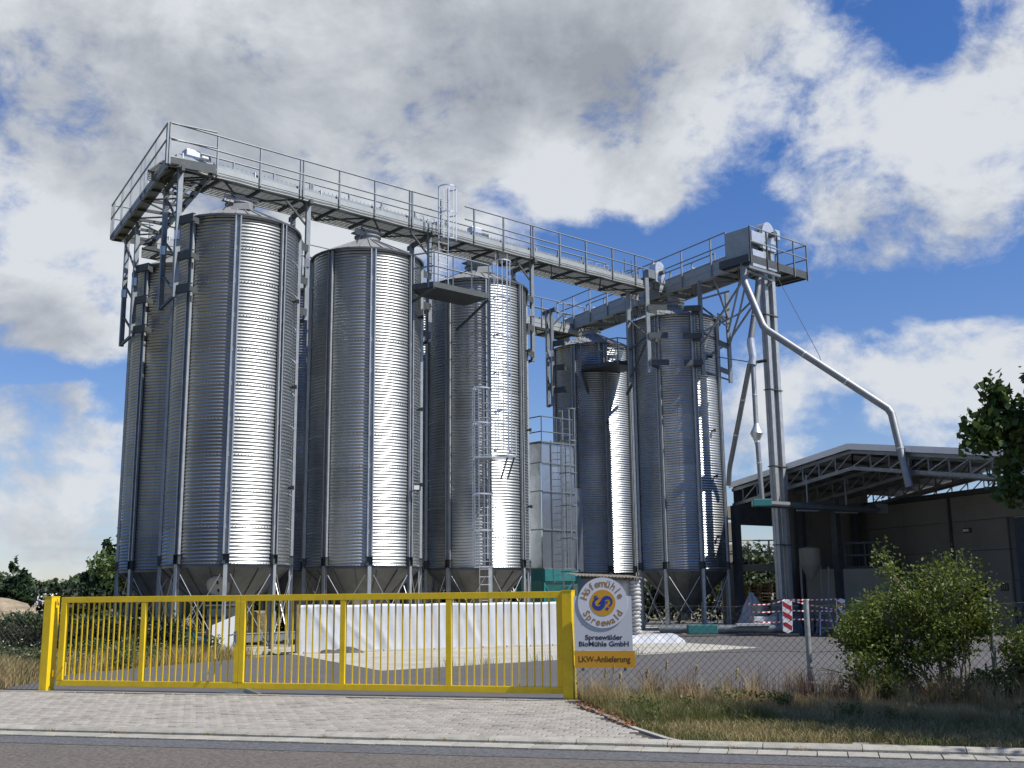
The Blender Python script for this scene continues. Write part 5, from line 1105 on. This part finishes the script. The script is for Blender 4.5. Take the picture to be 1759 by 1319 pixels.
# things by the elevator foot
def prop(name, label, cat, c, sz, m, bev=.03, rz=0.0, group=None):
    b = MB(); b.box(c, sz, (V(cos(rz), sin(rz), 0), V(-sin(rz), cos(rz), 0), V(0, 0, 1))); o = b.build(name, m, bevel=bev); return tag(o, label, cat, group)
bx1 = thing('storage_box', 'pale grey storage crate with dark frame left of the first barrier board', 'crate', (9.75, 43.9, 0))
b = MB(); b.box((9.75, 43.9, .42), (.95, .7, .6)); b.build('body', mat('pale grey box', (.42, .44, .45), .6), bx1, bevel=.03)
for x in (9.27, 10.23): b = MB(); b.vbar((x, 43.52, 0), 1.18, .06, .06); b.build('post', DARKST, bx1)
b = MB(); b.box((9.62, 43.8, 1.0), (.6, .4, .36)); b.build('upper_box', DARKST, bx1, bevel=.02)
for i, (x, h) in enumerate(((11.0, .75), (11.5, .82), (11.95, .7))):
    o = thing('waste_bin', ('left', 'middle', 'right')[i] + ' blue grey bin between the barrier boards', 'bin', (x, 44.0, 0), 'blue grey bins by the elevator')
    b = MB(); b.hexa([V(x-.17, 43.85, .02), V(x+.17, 43.85, .02), V(x+.17, 44.2, .02), V(x-.17, 44.2, .02), V(x-.21, 43.8, h), V(x+.21, 43.8, h), V(x+.21, 44.25, h), V(x-.21, 44.25, h)]); b.build('body', BLUEG, o, bevel=.02)
    b = MB(); b.box((x, 44.02, h+.025), (.46, .5, .05)); b.build('lid', DARKST, o, bevel=.015)
st = thing('step_trestle', 'small silver step trestle beside the second barrier board', 'trestle', (11.9, 42.9, 0))
for s in (-1, 1):
    b = MB(); b.bar((11.9+s*.30, 42.7, 0), (11.9+s*.17, 42.95, .9), .04, .03); b.build('leg', GALVB, st); b = MB(); b.bar((11.9+s*.30, 43.3, 0), (11.9+s*.17, 43.0, .9), .04, .03); b.build('leg', GALVB, st)
for z in (.28, .58, .9): b = MB(); b.box((11.9, 42.78+z*.18, z), (.56-z*.2, .12, .025)); b.build('step', GALVB, st)
# ---------------------------------------------------------------- vegetation
import numpy as np
rng = np.random.default_rng(11)
def leaf_cloud(name, centers, radii, n, size, m, parent=None, flat=0.0, aspect=1.6, shell=.55, up_bias=0.3, seed=0):
    r = np.random.default_rng(seed); centers = np.array(centers, float); radii = np.array(radii, float)
    if radii.ndim == 1: radii = np.repeat(radii[:, None], 3, 1)
    vol = radii.prod(1)**.75; pr = vol/vol.sum(); idx = r.choice(len(centers), n, p=pr)
    d = r.normal(size=(n, 3)); d /= np.linalg.norm(d, axis=1)[:, None]; rad = (shell + (1-shell)*r.random(n))**.8 * np.where(r.random(n) < .25, r.random(n), 1)
    lump = 1 + .16*np.sin(d[:, 0]*7+idx)+.14*np.sin(d[:, 1]*8+idx*2)+.12*np.sin(d[:, 2]*9+idx*3)
    c = centers[idx] + d*radii[idx]*rad[:, None]*lump[:, None]
    a = r.normal(size=(n, 3)); a /= np.linalg.norm(a, axis=1)[:, None]
    t = r.normal(size=(n, 3)); t[:, 2] += up_bias; b = np.cross(a, t); b /= np.linalg.norm(b, axis=1)[:, None]
    s = size*(.6+.8*r.random(n))[:, None]
    A = a*s*aspect*.5; B = b*s*.5; nn = np.cross(a, b)*s*.16
    v = np.stack([c-A, c-B*.8+nn, c+A*.9, c+B*.8+nn], 1).reshape(-1, 3)
    return quads(name, v, m, parent)
def quads(name, v, m, parent=None, k=4):
    if parent is not None: w = wloc(parent); v = v - np.array([w.x, w.y, w.z])
    n = len(v)//k; me = bpy.data.meshes.new(name); me.vertices.add(len(v)); me.vertices.foreach_set('co', v.astype(np.float32).ravel())
    me.loops.add(len(v)); me.loops.foreach_set('vertex_index', np.arange(len(v), dtype=np.int32)); me.polygons.add(n)
    me.polygons.foreach_set('loop_start', np.arange(0, len(v), k, dtype=np.int32)); 
    me.polygons.foreach_set('loop_total', np.full(n, k, dtype=np.int32)) if False else None
    me.update(calc_edges=True); me.materials.append(m)
    o = bpy.data.objects.new(name, me); col.objects.link(o)
    if parent is not None: o.parent = parent
    return o
# --- flowering shrub by the fence
shr = thing('shrub', 'large light green shrub with bare twigs growing through the fence', 'shrub', (6.6, 17.1, 0))
rs = random.Random(5); tw_ = MB(); cl = []
def grow(p, d, L_, r, depth):
    pts = [p]; n_ = 5
    for i in range(n_):
        d = (d + V(rs.uniform(-.16, .16), rs.uniform(-.16, .16), rs.uniform(-.10, .08))).normalized(); p = p + d*L_/n_; pts.append(p)
    tw_.tube(pts, r, 5, rs=[r*(1-.12*i) for i in range(n_+1)])
    if depth == 0: cl.append(tuple(p)); cl.append(tuple(pts[3])); return
    for k in range(3):
        q_ = pts[2+k]; nd = (d + V(rs.uniform(-.8, .8), rs.uniform(-.8, .8), rs.uniform(-.3, .6))).normalized(); grow(q_, nd, L_*.62, r*.55, depth-1)
    cl.append(tuple(p))
for (x, y, dx, dz, L_) in ((6.3, 17.2, -.9, .85, 1.0), (6.4, 17.0, -.55, 1.1, 1.15), (6.5, 17.2, -.2, 1.2, 1.25), (6.6, 17.1, .1, 1.2, 1.2), (6.7, 17.0, .5, 1.1, 1.2), (6.75, 17.2, .7, .8, 1.15), (6.35, 16.8, -1.1, .35, .9), (6.5, 16.7, -.4, .55, .8), (6.8, 16.8, .6, .6, .9), (7.5, 17.4, .6, .8, .8), (7.9, 17.6, .5, .5, .7), (6.9, 16.9, 1.0, .2, .8), (6.4, 17.3, -.6, .5, 1.1), (6.2, 17.2, -1.1, .8, 1.25), (6.3, 17.1, -.5, 1.5, 1.35), (6.6, 17.1, -.1, 1.5, 1.45), (6.85, 17.1, .30, 1.5, 1.35), (6.2, 16.9, -1.2, .5, 1.2), (6.4, 17.1, -.3, .9, 1.0), (6.5, 17.0, .1, .7, .9), (6.0, 17.1, -.4, 1.1, 1.1), (6.6, 17.0, .35, 1.0, 1.0), (6.1, 17.0, -1.3, .35, 1.15), (6.15, 17.2, -1.2, .9, 1.2), (6.5, 17.0, -.3, 1.6, 1.55)):
    grow(V(x, y, -.02), V(dx, rs.uniform(-.35, .35), dz).normalized(), L_, .02, 2)
tw_.build('branches', TWIG, shr, smooth=4)
cl = [c for c in cl if c[2] > .15 and c[0] > 4.9]
leaf_cloud('foliage', cl, [(.22, .22, .17)]*len(cl), 26000, .040, LEAF1, shr, seed=1)
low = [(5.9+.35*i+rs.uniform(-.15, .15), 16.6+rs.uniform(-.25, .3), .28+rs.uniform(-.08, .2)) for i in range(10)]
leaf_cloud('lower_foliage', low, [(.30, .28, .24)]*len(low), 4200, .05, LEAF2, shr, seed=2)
# --- broad leaved tree whose crown reaches in at the right
tr = thing('broadleaf_tree', 'broad leaved tree whose dark crown reaches in from the right edge', 'tree', (10.4, 12.2, 0))
b = MB(); b.tube([(10.4, 12.2, -.1), (10.35, 12.2, 1.5), (10.2, 12.3, 3.0), (10.1, 12.3, 5.0), (10.0, 12.4, 7.0)], .2, 12, rs=[.26, .2, .18, .13, .05]); b.build('trunk', BARK, tr, smooth=4)
lb = MB(); ends = [(6.2, 13.4, 3.75), (5.75, 13.3, 3.3), (6.5, 13.2, 3.3), (7.4, 13.0, 4.2), (8.4, 12.0, 4.6), (9.5, 10.2, 5.0), (12.4, 12.3, 5.0), (11.0, 14.2, 5.3), (8.4, 12.9, 6.5), (10.6, 10.8, 7.5), (6.9, 12.9, 4.8)]
for e_p in ends: st_ = V(10.15, 12.3, 3.0+.2*rs.random()*4); e_v = V(e_p); mid = st_.lerp(e_v, .5)+V(0, 0, .35); lb.tube([st_, mid, e_v], .06, 6, rs=[.09, .05, .015])
lb.build('limbs', BARK, tr, smooth=4)
cc_ = [(5.75, 13.3, 3.5, .30), (6.05, 13.3, 2.85, .25), (5.95, 13.3, 4.0, .22), (6.25, 13.35, 3.55, .45), (5.95, 13.35, 3.75, .25), (6.55, 13.3, 3.1, .35), (6.1, 13.3, 3.15, .22), (6.75, 13.2, 3.85, .5), (7.2, 13.1, 3.4, .6), (7.3, 13.0, 4.4, .7), (7.9, 12.7, 4.6, .9), (8.7, 12.2, 4.8, 1.2), (9.4, 10.6, 5.2, 1.4), (10.4, 12.2, 6.4, 2.1), (12.0, 12.4, 5.4, 1.6), (11.0, 14.0, 5.6, 1.5), (8.9, 13.0, 6.6, 1.3), (10.6, 10.9, 7.4, 1.4), (6.72, 13.2, 4.75, .22)]
leaf_cloud('crown', [c[:3] for c in cc_], [c[3] for c in cc_], 26000, .095, LEAF2, tr, shell=.35, seed=3, aspect=1.25)
leaf_cloud('near_bough', [c[:3] for c in cc_[:9]], [c[3] for c in cc_[:9]], 4200, .09, LEAF2, tr, shell=.2, seed=13, aspect=1.25)
# --- grass
def blades(name, pts, h, m, kind_label=None, w_=.0032, lean=.35, seed=0, spread=1.0):
    r = np.random.default_rng(seed); n = len(pts); hh = h*(.35+.9*r.random(n)); ang = r.random(n)*2*np.pi; la = r.random(n)*2*np.pi; ll = lean*hh*(.3+r.random(n))
    p = np.array(pts); dx = np.cos(ang)*w_; dy = np.sin(ang)*w_; lx = np.cos(la)*ll; ly = np.sin(la)*ll
    b0 = np.stack([p[:, 0]-dx, p[:, 1]-dy, np.full(n, -.03)], 1); b1 = np.stack([p[:, 0]+dx, p[:, 1]+dy, np.full(n, -.03)], 1)
    mx, my = p[:, 0]+lx*.35, p[:, 1]+ly*.35; wj = .7
    m0 = np.stack([mx-dx*wj, my-dy*wj, hh*.6], 1); m1 = np.stack([mx+dx*wj, my+dy*wj, hh*.6], 1)
    t0 = np.stack([p[:, 0]+lx*1.1-dx*.12, p[:, 1]+ly*1.1-dy*.12, hh], 1); t1 = np.stack([p[:, 0]+lx*1.1+dx*.12, p[:, 1]+ly*1.1+dy*.12, hh], 1)
    v = np.stack([b0, b1, m1, m0, m0, m1, t1, t0], 1).reshape(-1, 3); o = quads(name, v, m); o['kind'] = 'stuff'
    return o
def in_verge(x, y):
    n = (V(x, y, 0)-K0).dot(KN)
    return n > .58 and x > edge_x(y)+.03+(0 if y < 17 else 0)
def clump(x, y, k=0.0): return .5+.25*sin(x*3.1+2*y+k)+.25*sin(x*1.3-3.7*y+1+k)*sin(x*5.3+k)
def verge_pts(n, y0f, y1f, x0=1.0, x1=9.5, seed=0, dens=None):
    r = random.Random(seed); out = []
    while len(out) < n:
        x = r.uniform(x0, x1); nlo = .58; s_ = 1
        fy = 17.75 - .08*(x-1)            # fence line
        ylo = 12.41 + (-x*.2633/.9647) + .60/.9647
        f = r.random(); y = ylo + (fy+.25-ylo)*(y0f+(y1f-y0f)*f)
        if not in_verge(x, y): continue
        if dens and r.random() > dens(x, y): continue
        out.append((x, y))
    return out
struct('grass_verge', MB().sheet([(4.6, 11.8), (9.6, 10.45), (14, 9.3), (20, 8.0), (20, 15.5), (9, 17.6), (4.4, 17.45), (0.95, 17.8), (1.0, 16.99), (1.26, 15.49), (1.51, 13.87), (1.75, 12.9), (1.98, 12.51)], -.010), SOIL)
tag(blades('dry_grass', verge_pts(34000, 0.42, 1.0, seed=1, dens=lambda x, y: clump(x, y)**2), .16, STRAW, seed=1, lean=.5), 'tall dry straw grass along the chain link fence', 'grass')
tag(blades('short_grass', verge_pts(60000, 0.0, 1.0, seed=2, dens=lambda x, y: .15+clump(x, y, 2)), .075, GRASS, seed=2, lean=.9, w_=.0032), 'short green grass on the verge beside the kerb', 'grass')
tag(blades('short_straw', verge_pts(40000, 0.0, .95, seed=6, dens=lambda x, y: .1+clump(x, y, 4)), .085, STRAW, seed=6, lean=1.1, w_=.003), 'short dry straw on the verge', 'grass')
tag(blades('green_tuft', [(x, y) for x, y in verge_pts(9000, 0.25, 1.0, x0=1.0, x1=3.3, seed=3, dens=lambda x, y: 1 if y > 14.2 and x < 1.2+.6*(17.5-y)+.7 else .05)], .19, GRASS, seed=3, lean=.6), 'green grass tufts at the corner of the paver driveway', 'grass')
tag(blades('tall_straw_tuft', verge_pts(5200, 0.6, 1.0, seed=14, dens=lambda x, y: 1 if clump(x*1.7, y, 6) > .72 else .01), .42, STRAW, seed=14, lean=.45, w_=.003), 'taller straw tufts standing against the fence', 'grass')
tag(blades('reddish_weeds', verge_pts(1500, 0.7, 1.0, seed=15, dens=lambda x, y: 1 if clump(x*1.2, y, 3) > .7 else .01), .5, mat('reddish dry stems', (.13, .07, .045), .9), seed=15, lean=.25, w_=.003), 'reddish dry weed stems along the fence', 'weeds')
wc_ = [(x, y, .10+.12*random.random()) for x, y in verge_pts(60, .3, 1.0, seed=16, dens=lambda x, y: 1 if clump(x, y, 9) > .6 else .02)]
o = leaf_cloud('verge_weeds', wc_, [(.12, .12, .09)]*len(wc_), 3000, .03, GRASS, seed=17); o['kind'] = 'stuff'; tag(o, 'small leafy weeds scattered through the verge', 'weeds')
# fallen leaves along the paver edge
r_ = random.Random(8); pts_l = []
while len(pts_l) < 500:
    y = r_.uniform(14.0, 17.2); x = edge_x(y)+r_.gauss(.02, .10)
    if x > edge_x(y)-.18: pts_l.append((x, y, r_.uniform(.012, .04)))
pts_l = np.array(pts_l); nL = len(pts_l); rr_ = np.random.default_rng(4); aa = rr_.normal(size=(nL, 3))*[1, 1, .35]; aa /= np.linalg.norm(aa, axis=1)[:, None]; bb = np.cross(aa, [0, 0, 1.0]+rr_.normal(size=(nL, 3))*.3); bb /= np.linalg.norm(bb, axis=1)[:, None]
o = quads('fallen_leaves', np.stack([pts_l-aa*.03, pts_l-bb*.015, pts_l+aa*.03, pts_l+bb*.015], 1).reshape(-1, 3), LEAFL); o['kind'] = 'stuff'; o['label'] = 'brown fallen leaves along the curved paver edge'; o['category'] = 'leaves'
# tufts in the kerb joints
kt = []
for s in [-5.2, -3.9, -3.1, -2.4, -1.55, -.9, -.35, .25, 1.2, 1.7, 2.3, -6.1, 3.0]:
    for _ in range(26): p = K(s+r_.gauss(0, .05), .30+r_.gauss(0, .012)); kt.append((p.x, p.y))
for s in np.arange(-7, 4.5, .06): p = K(s+r_.gauss(0, .03), .525+r_.gauss(0, .006)); kt.append((p.x, p.y))
tag(blades('kerb_weeds', kt, .045, STRAW, seed=9, lean=.9, w_=.003), 'small dry weeds growing in the kerb joints', 'weeds')
# left hand grasses, behind the fence and beside the yard
def region(n, f, seed): 
    r = random.Random(seed); out = []
    while len(out) < n: 
        p = f(r)
        if p: out.append(p)
    return out
lf_pts = region(42000, lambda r: (lambda x, y: (x, y) if y > 20.9 + (-9.3-x)*.3 and x < (-9.6 if y < 24 else -10.1+(y-25.2)*.48) else None)(r.uniform(-17, -7.3), r.uniform(21, 31.5)), 21)
tag(blades('tall_dry_grass', lf_pts, .34, STRAW, seed=21, lean=.4, w_=.005), 'tall dry grass with seed heads left of the yard', 'grass')
lf_g = region(9000, lambda r: (lambda x, y: (x, y) if x < (-9.6 if y < 24 else -10.1+(y-25.2)*.48) else None)(r.uniform(-15, -7.3), r.uniform(22, 32)), 22)
tag(blades('green_weeds', lf_g, .36, GRASS, seed=22, lean=.5, w_=.006), 'green weeds among the dry grass left of the yard', 'weeds')
cn = region(46, lambda r: (r.uniform(-14, -7.8), r.uniform(24.5, 31.2)), 23); cn = [(x, y, r_.uniform(.15, .5)) for x, y in cn if x < -10.1+(y-25.2)*.48]
o = leaf_cloud('weed_clump', cn, [(.28, .3, .22)]*len(cn), 7000, .05, LEAF4, seed=24); o['kind'] = 'stuff'; tag(o, 'leafy weeds with pale flowers in front of the first silo slab', 'weeds')
WFL = mat('pale flower heads', (.45, .40, .26), .8)
o = leaf_cloud('weed_flowers', [(c[0], c[1], c[2]+.12) for c in cn], [(.3, .3, .2)]*len(cn), 230, .035, WFL, seed=25); o['kind'] = 'stuff'; tag(o, 'small pale flower heads above the weeds', 'flowers')
ae = region(260, lambda r: (lambda s: ((A1+au*s).x+r.gauss(0, .06), (A1+au*s).y-.05+r.gauss(0, .05)))(r.choice([1.9, 2.4, 3.0, 3.3, 4.6, 5.0, 6.4, 7.0, 8.3]) + r.gauss(0, .18)), 26)
tag(blades('joint_weeds', ae, .22, GRASS, seed=26, lean=.5, w_=.004), 'sparse weeds along the edge of the concrete apron', 'weeds')
sb_ = MB(); hp2 = []
for (x, h) in ((1.32, .48), (1.45, .56), (1.55, .46), (2.25, .60), (2.7, .55), (3.3, .5), (1.95, .50)):
    y = 17.25-.05*x; sb_.tube([(x, y, 0), (x+.02, y, h*.6), (x+.05, y-.02, h)], .0035, 4); hp2 += [(x+.04, y-.015, h-.10), (x+.05, y-.02, h-.03)]
o = sb_.build('seed_stalks', STRAW); o['kind'] = 'stuff'; tag(o, 'tall pale grass stalks under the sign', 'grass')
o = leaf_cloud('seed_heads', hp2, [(.014, .014, .05)]*len(hp2), 900, .018, mat('seed heads', (.45, .36, .18), .9), seed=28); o['kind'] = 'stuff'; tag(o, 'feathery pale seed heads below the ochre board', 'grass')
for i in range(3):
    pass
# --- hedge on the left
hg = thing('hedge', 'dark clipped hedge running behind the left end of the gate', 'hedge', (-14, 30, 0))
hc = []
for i in range(34):
    f = i/33; hc.append((-19+9.2*f, 27.0+5.6*f, .55))
leaf_cloud('foliage', hc, [(.55, .5, .62)]*len(hc), 26000, .06, LEAFH, hg, shell=.6, seed=31)
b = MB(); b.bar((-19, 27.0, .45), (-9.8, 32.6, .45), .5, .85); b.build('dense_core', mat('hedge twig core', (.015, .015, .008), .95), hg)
# --- wild growth behind the silos
def tree(name, label, cat, loc, h, rx, m, n, size, seed, kind='round', group='trees behind the silos', trunk=True):
    o = thing(name, label, cat, loc, group); r = random.Random(seed); x, y, z0 = loc
    if trunk: b = MB(); b.tube([(x, y, z0-.1), (x+.03*h*r.uniform(-1, 1), y, z0+h*.5), (x, y, z0+h*.92)], .1, 8, rs=[.02*h+.06, .014*h+.03, .01]); b.build('trunk', BARK, o, smooth=4)
    cs, rd = [], []
    if kind == 'pine':
        lay = 9
        for k in range(lay):
            f = k/(lay-1); zz = z0+h*(.16+.80*f); rw = rx*(1-f)**.8+.12*rx
            for j in range(max(1, int(7*(1-f)+1))): a = r.uniform(0, 6.28); q = rw*r.uniform(.35, .95); cs.append((x+q*cos(a), y+q*sin(a), zz+r.uniform(-.04, .04)*h)); rd.append((rw*.42, rw*.42, h*.065))
    else:
        for k in range(16): a = r.uniform(0, 6.28); q = rx*r.uniform(0, .8); zz = z0+h*r.uniform(.28, .86); cs.append((x+q*cos(a), y+q*sin(a), zz)); rd.append((rx*r.uniform(.3, .48),)*2+(h*r.uniform(.12, .2),))
    leaf_cloud('crown', cs, rd, n, size, m, o, seed=seed, shell=.4); return o
# far left backdrop
tree('pine_tree', 'dark round topped pine at the left edge beyond the rubble heap', 'pine tree', (-67, 150, 0), 7.3, 3.0, LEAF3, 4200, .55, 41, 'pine', 'pines on the left horizon')
tree('pine_tree', 'small dark conifer at the far left edge of the picture', 'pine tree', (-71.5, 152, 0), 5.2, 2.6, LEAF3, 2200, .5, 42, 'round', 'pines on the left horizon')
tree('pine_tree', 'dark pointed pine left of the silos', 'pine tree', (-45.5, 120, 0), 6.3, 2.7, LEAF3, 4200, .45, 43, 'pine', 'pines on the left horizon')
tree('pine_tree', 'low dark pine left of the pointed one near the white tents', 'pine tree', (-48.2, 121, 0), 4.0, 2.0, LEAF3, 2400, .4, 44, 'round', 'pines on the left horizon')
tree('pine_tree', 'taller pine half hidden behind the far left silo', 'pine tree', (-28.6, 80, 0), 7.2, 2.1, LEAF3, 4200, .3, 45, 'pine', 'pines on the left horizon')
for i, (x, y, h, rx) in enumerate(((-71, 168, 5.2, 4.5), (-69, 178, 6.0, 4.5), (-65.5, 172, 5.2, 4), (-60, 162, 4.6, 3.6), (-79, 170, 6, 5))):
    tree('broadleaf_tree', ('grey green bushy tree %s in the far left tree belt' % ('right of the round pine', 'above the white tent', 'right of the white tent', 'beside the low dark pine', 'at the left frame edge')[i]), 'tree', (x, y, 0), h, rx, LEAF4, 2600, .5, 50+i, 'round', 'far tree belt')
# belt behind silos and hall
for i, (x, y, h, rx, m) in enumerate(((-22, 68, 5.0, 3.4, LEAF2), (-18, 66, 4.6, 3.2, LEAFH), (-13.5, 66, 5.0, 3.4, LEAF2), (-9, 67, 5.2, 3.4, LEAFH), (-4, 70, 5.5, 3.6, LEAF2), (1, 72, 5.6, 3.6, LEAF4), (6, 74, 6.0, 3.8, LEAF2), (11, 74, 5.2, 3.8, LEAF1), (16, 73, 5.0, 3.8, LEAF4), (21, 76, 6.0, 4, LEAF2), (27, 80, 8.5, 4, LEAF3))):
    tree('bushy_tree', 'bushy tree number-less' if False else 'low bushy tree in the dark belt, ' + ('behind the legs of the far left silo', 'behind the left hopper', 'behind the largest hopper', 'behind the first gap between hoppers', 'behind the second hopper', 'behind the laddered silo', 'behind the teal hopper', 'seen under the steel gallery', 'seen through the back of the hall', 'hidden by the beige container', 'rising above the block building roof')[i], 'tree', (x, y, 0), h, rx, m, 5200, .20, 60+i, 'round', 'tree belt behind the silos')
ug = [(x + random.uniform(-.6, .6), 61 + .12*x + random.uniform(-1.2, 1.2), random.uniform(.5, 2.0)) for x in [-24+.8*i for i in range(44)]]
o = leaf_cloud('undergrowth', ug, [(1.0, .9, .9)]*len(ug), 16000, .20, LEAFH, seed=83); o['kind'] = 'stuff'; tag(o, 'dark undergrowth added to darken the back of the silo yard', 'undergrowth')  # foliage strip added to hide the bright field and darken the view under the silos
cn2 = region(30, lambda r: (r.uniform(-38, -19), r.uniform(46, 58)), 84); o = leaf_cloud('field_weeds', [(x, y, .35) for x, y in cn2], [(.8, .7, .5)]*len(cn2), 5000, .10, LEAF4, seed=85); o['kind'] = 'stuff'; tag(o, 'grey weeds at the foot of the rubble heap', 'weeds')
# heap, tents
b = MB(); n1 = 48
for name, c, rx, ry, h, sd_ in (('rubble_mound', (-30.5, 64, -.05), 6.5, 4, 1.75, 1), ('rubble_mound', (-22.5, 60, -.05), 5, 3, .9, 2)):
    o = heap(name, '', c, rx, ry, h, MOUND, sd_, .9); o['kind'] = 'structure'; del o['category']; o.pop('label', None) if hasattr(o,'pop') else None
gr = region(5000, lambda r: (r.uniform(-40, -16), r.uniform(44, 62)), 71); tag(blades('field_grass', gr, .5, STRAW, seed=71, lean=.5, w_=.02), 'dry grass in the field beyond the hedge', 'grass')
cn = region(26, lambda r: (r.uniform(-36, -20), r.uniform(54, 60)), 72); o = leaf_cloud('field_scrub', [(x, y, .5) for x, y in cn], [(.9, .8, .6)]*len(cn), 5000, .16, LEAF4, seed=72); o['kind'] = 'stuff'; tag(o, 'grey green scrub in front of the rubble heap', 'scrub')
def tent(x, y, w_, d_, h, label, m):
    o = thing('farm_tent', label, 'tent', (x, y, 0), 'white tents in the field'); b = MB(); k = 12
    pr_ = [(w_/2*cos(pi-pi*i/k), h*sin(pi*i/k)) for i in range(k+1)]
    b.add([(x+a_, y, z) for a_, z in pr_]+[(x+a_+d_, y+d_*.4, z) for a_, z in pr_], [tuple(range(k, -1, -1)), tuple(range(k+1, 2*k+2))]+[(i, i+1, k+2+i, k+1+i) for i in range(k)]); b.build('cover', m, o, smooth=.6)
    b = MB(); b.box((x, y-.02, h*.3), (w_*.3, .05, h*.6)); b.build('opening', DARKST, o)
tent(-63.2, 149, 1.8, 3.6, 2.6, 'white arched tent with a dark opening on the far left horizon', WPAINT)
tent(-56.6, 149, 1.5, 1.0, 2.5, 'small white tent right of the grey shed on the horizon', WPAINT)
o = thing('grey_shed', 'low grey shed between the two white tents on the horizon', 'shed', (-59, 150, 0)); b = MB(); b.box((-58.9, 150, .95), (2.8, 2, 1.9)); b.build('walls', GALVD, o); b = MB(); b.box((-58.9, 150, 1.95), (3.0, 2.2, .1)); b.build('roof', ROOFM, o)
o = thing('white_low_roof', 'low bright roof seen beyond the block building at the right edge', 'building', (33, 78, 0)); b = MB(); b.hexa([V(30.5, 76, 7.1), V(37.5, 72, 7.1), V(40, 78, 7.1), V(33, 82, 7.1), V(32.5, 77.5, 8.3), V(37, 75, 8.3), V(38, 77, 8.3), V(34, 79.5, 8.3)]); b.build('roof', WPAINT, o); b = MB(); b.hexa([V(31, 76.3, 0), V(37.2, 72.8, 0), V(39.5, 77.8, 0), V(33.2, 81.5, 0), V(31, 76.3, 7.08), V(37.2, 72.8, 7.08), V(39.5, 77.8, 7.08), V(33.2, 81.5, 7.08)]); b.build('walls', BEIGE, o)
# tree line across the road, behind the camera, that the shiny shells mirror
for i in range(9):
    x = -34+i*8.5; tree('roadside_tree', 'roadside tree across the street, ' + ('first', 'second', 'third', 'fourth', 'fifth', 'sixth', 'seventh', 'eighth', 'ninth')[i] + ' from the left', 'tree', (x, -16-(i % 3)*3, 0), 8+(i % 3), 3.6, LEAF2, 1600, .55, 90+i, 'round', 'trees across the street')
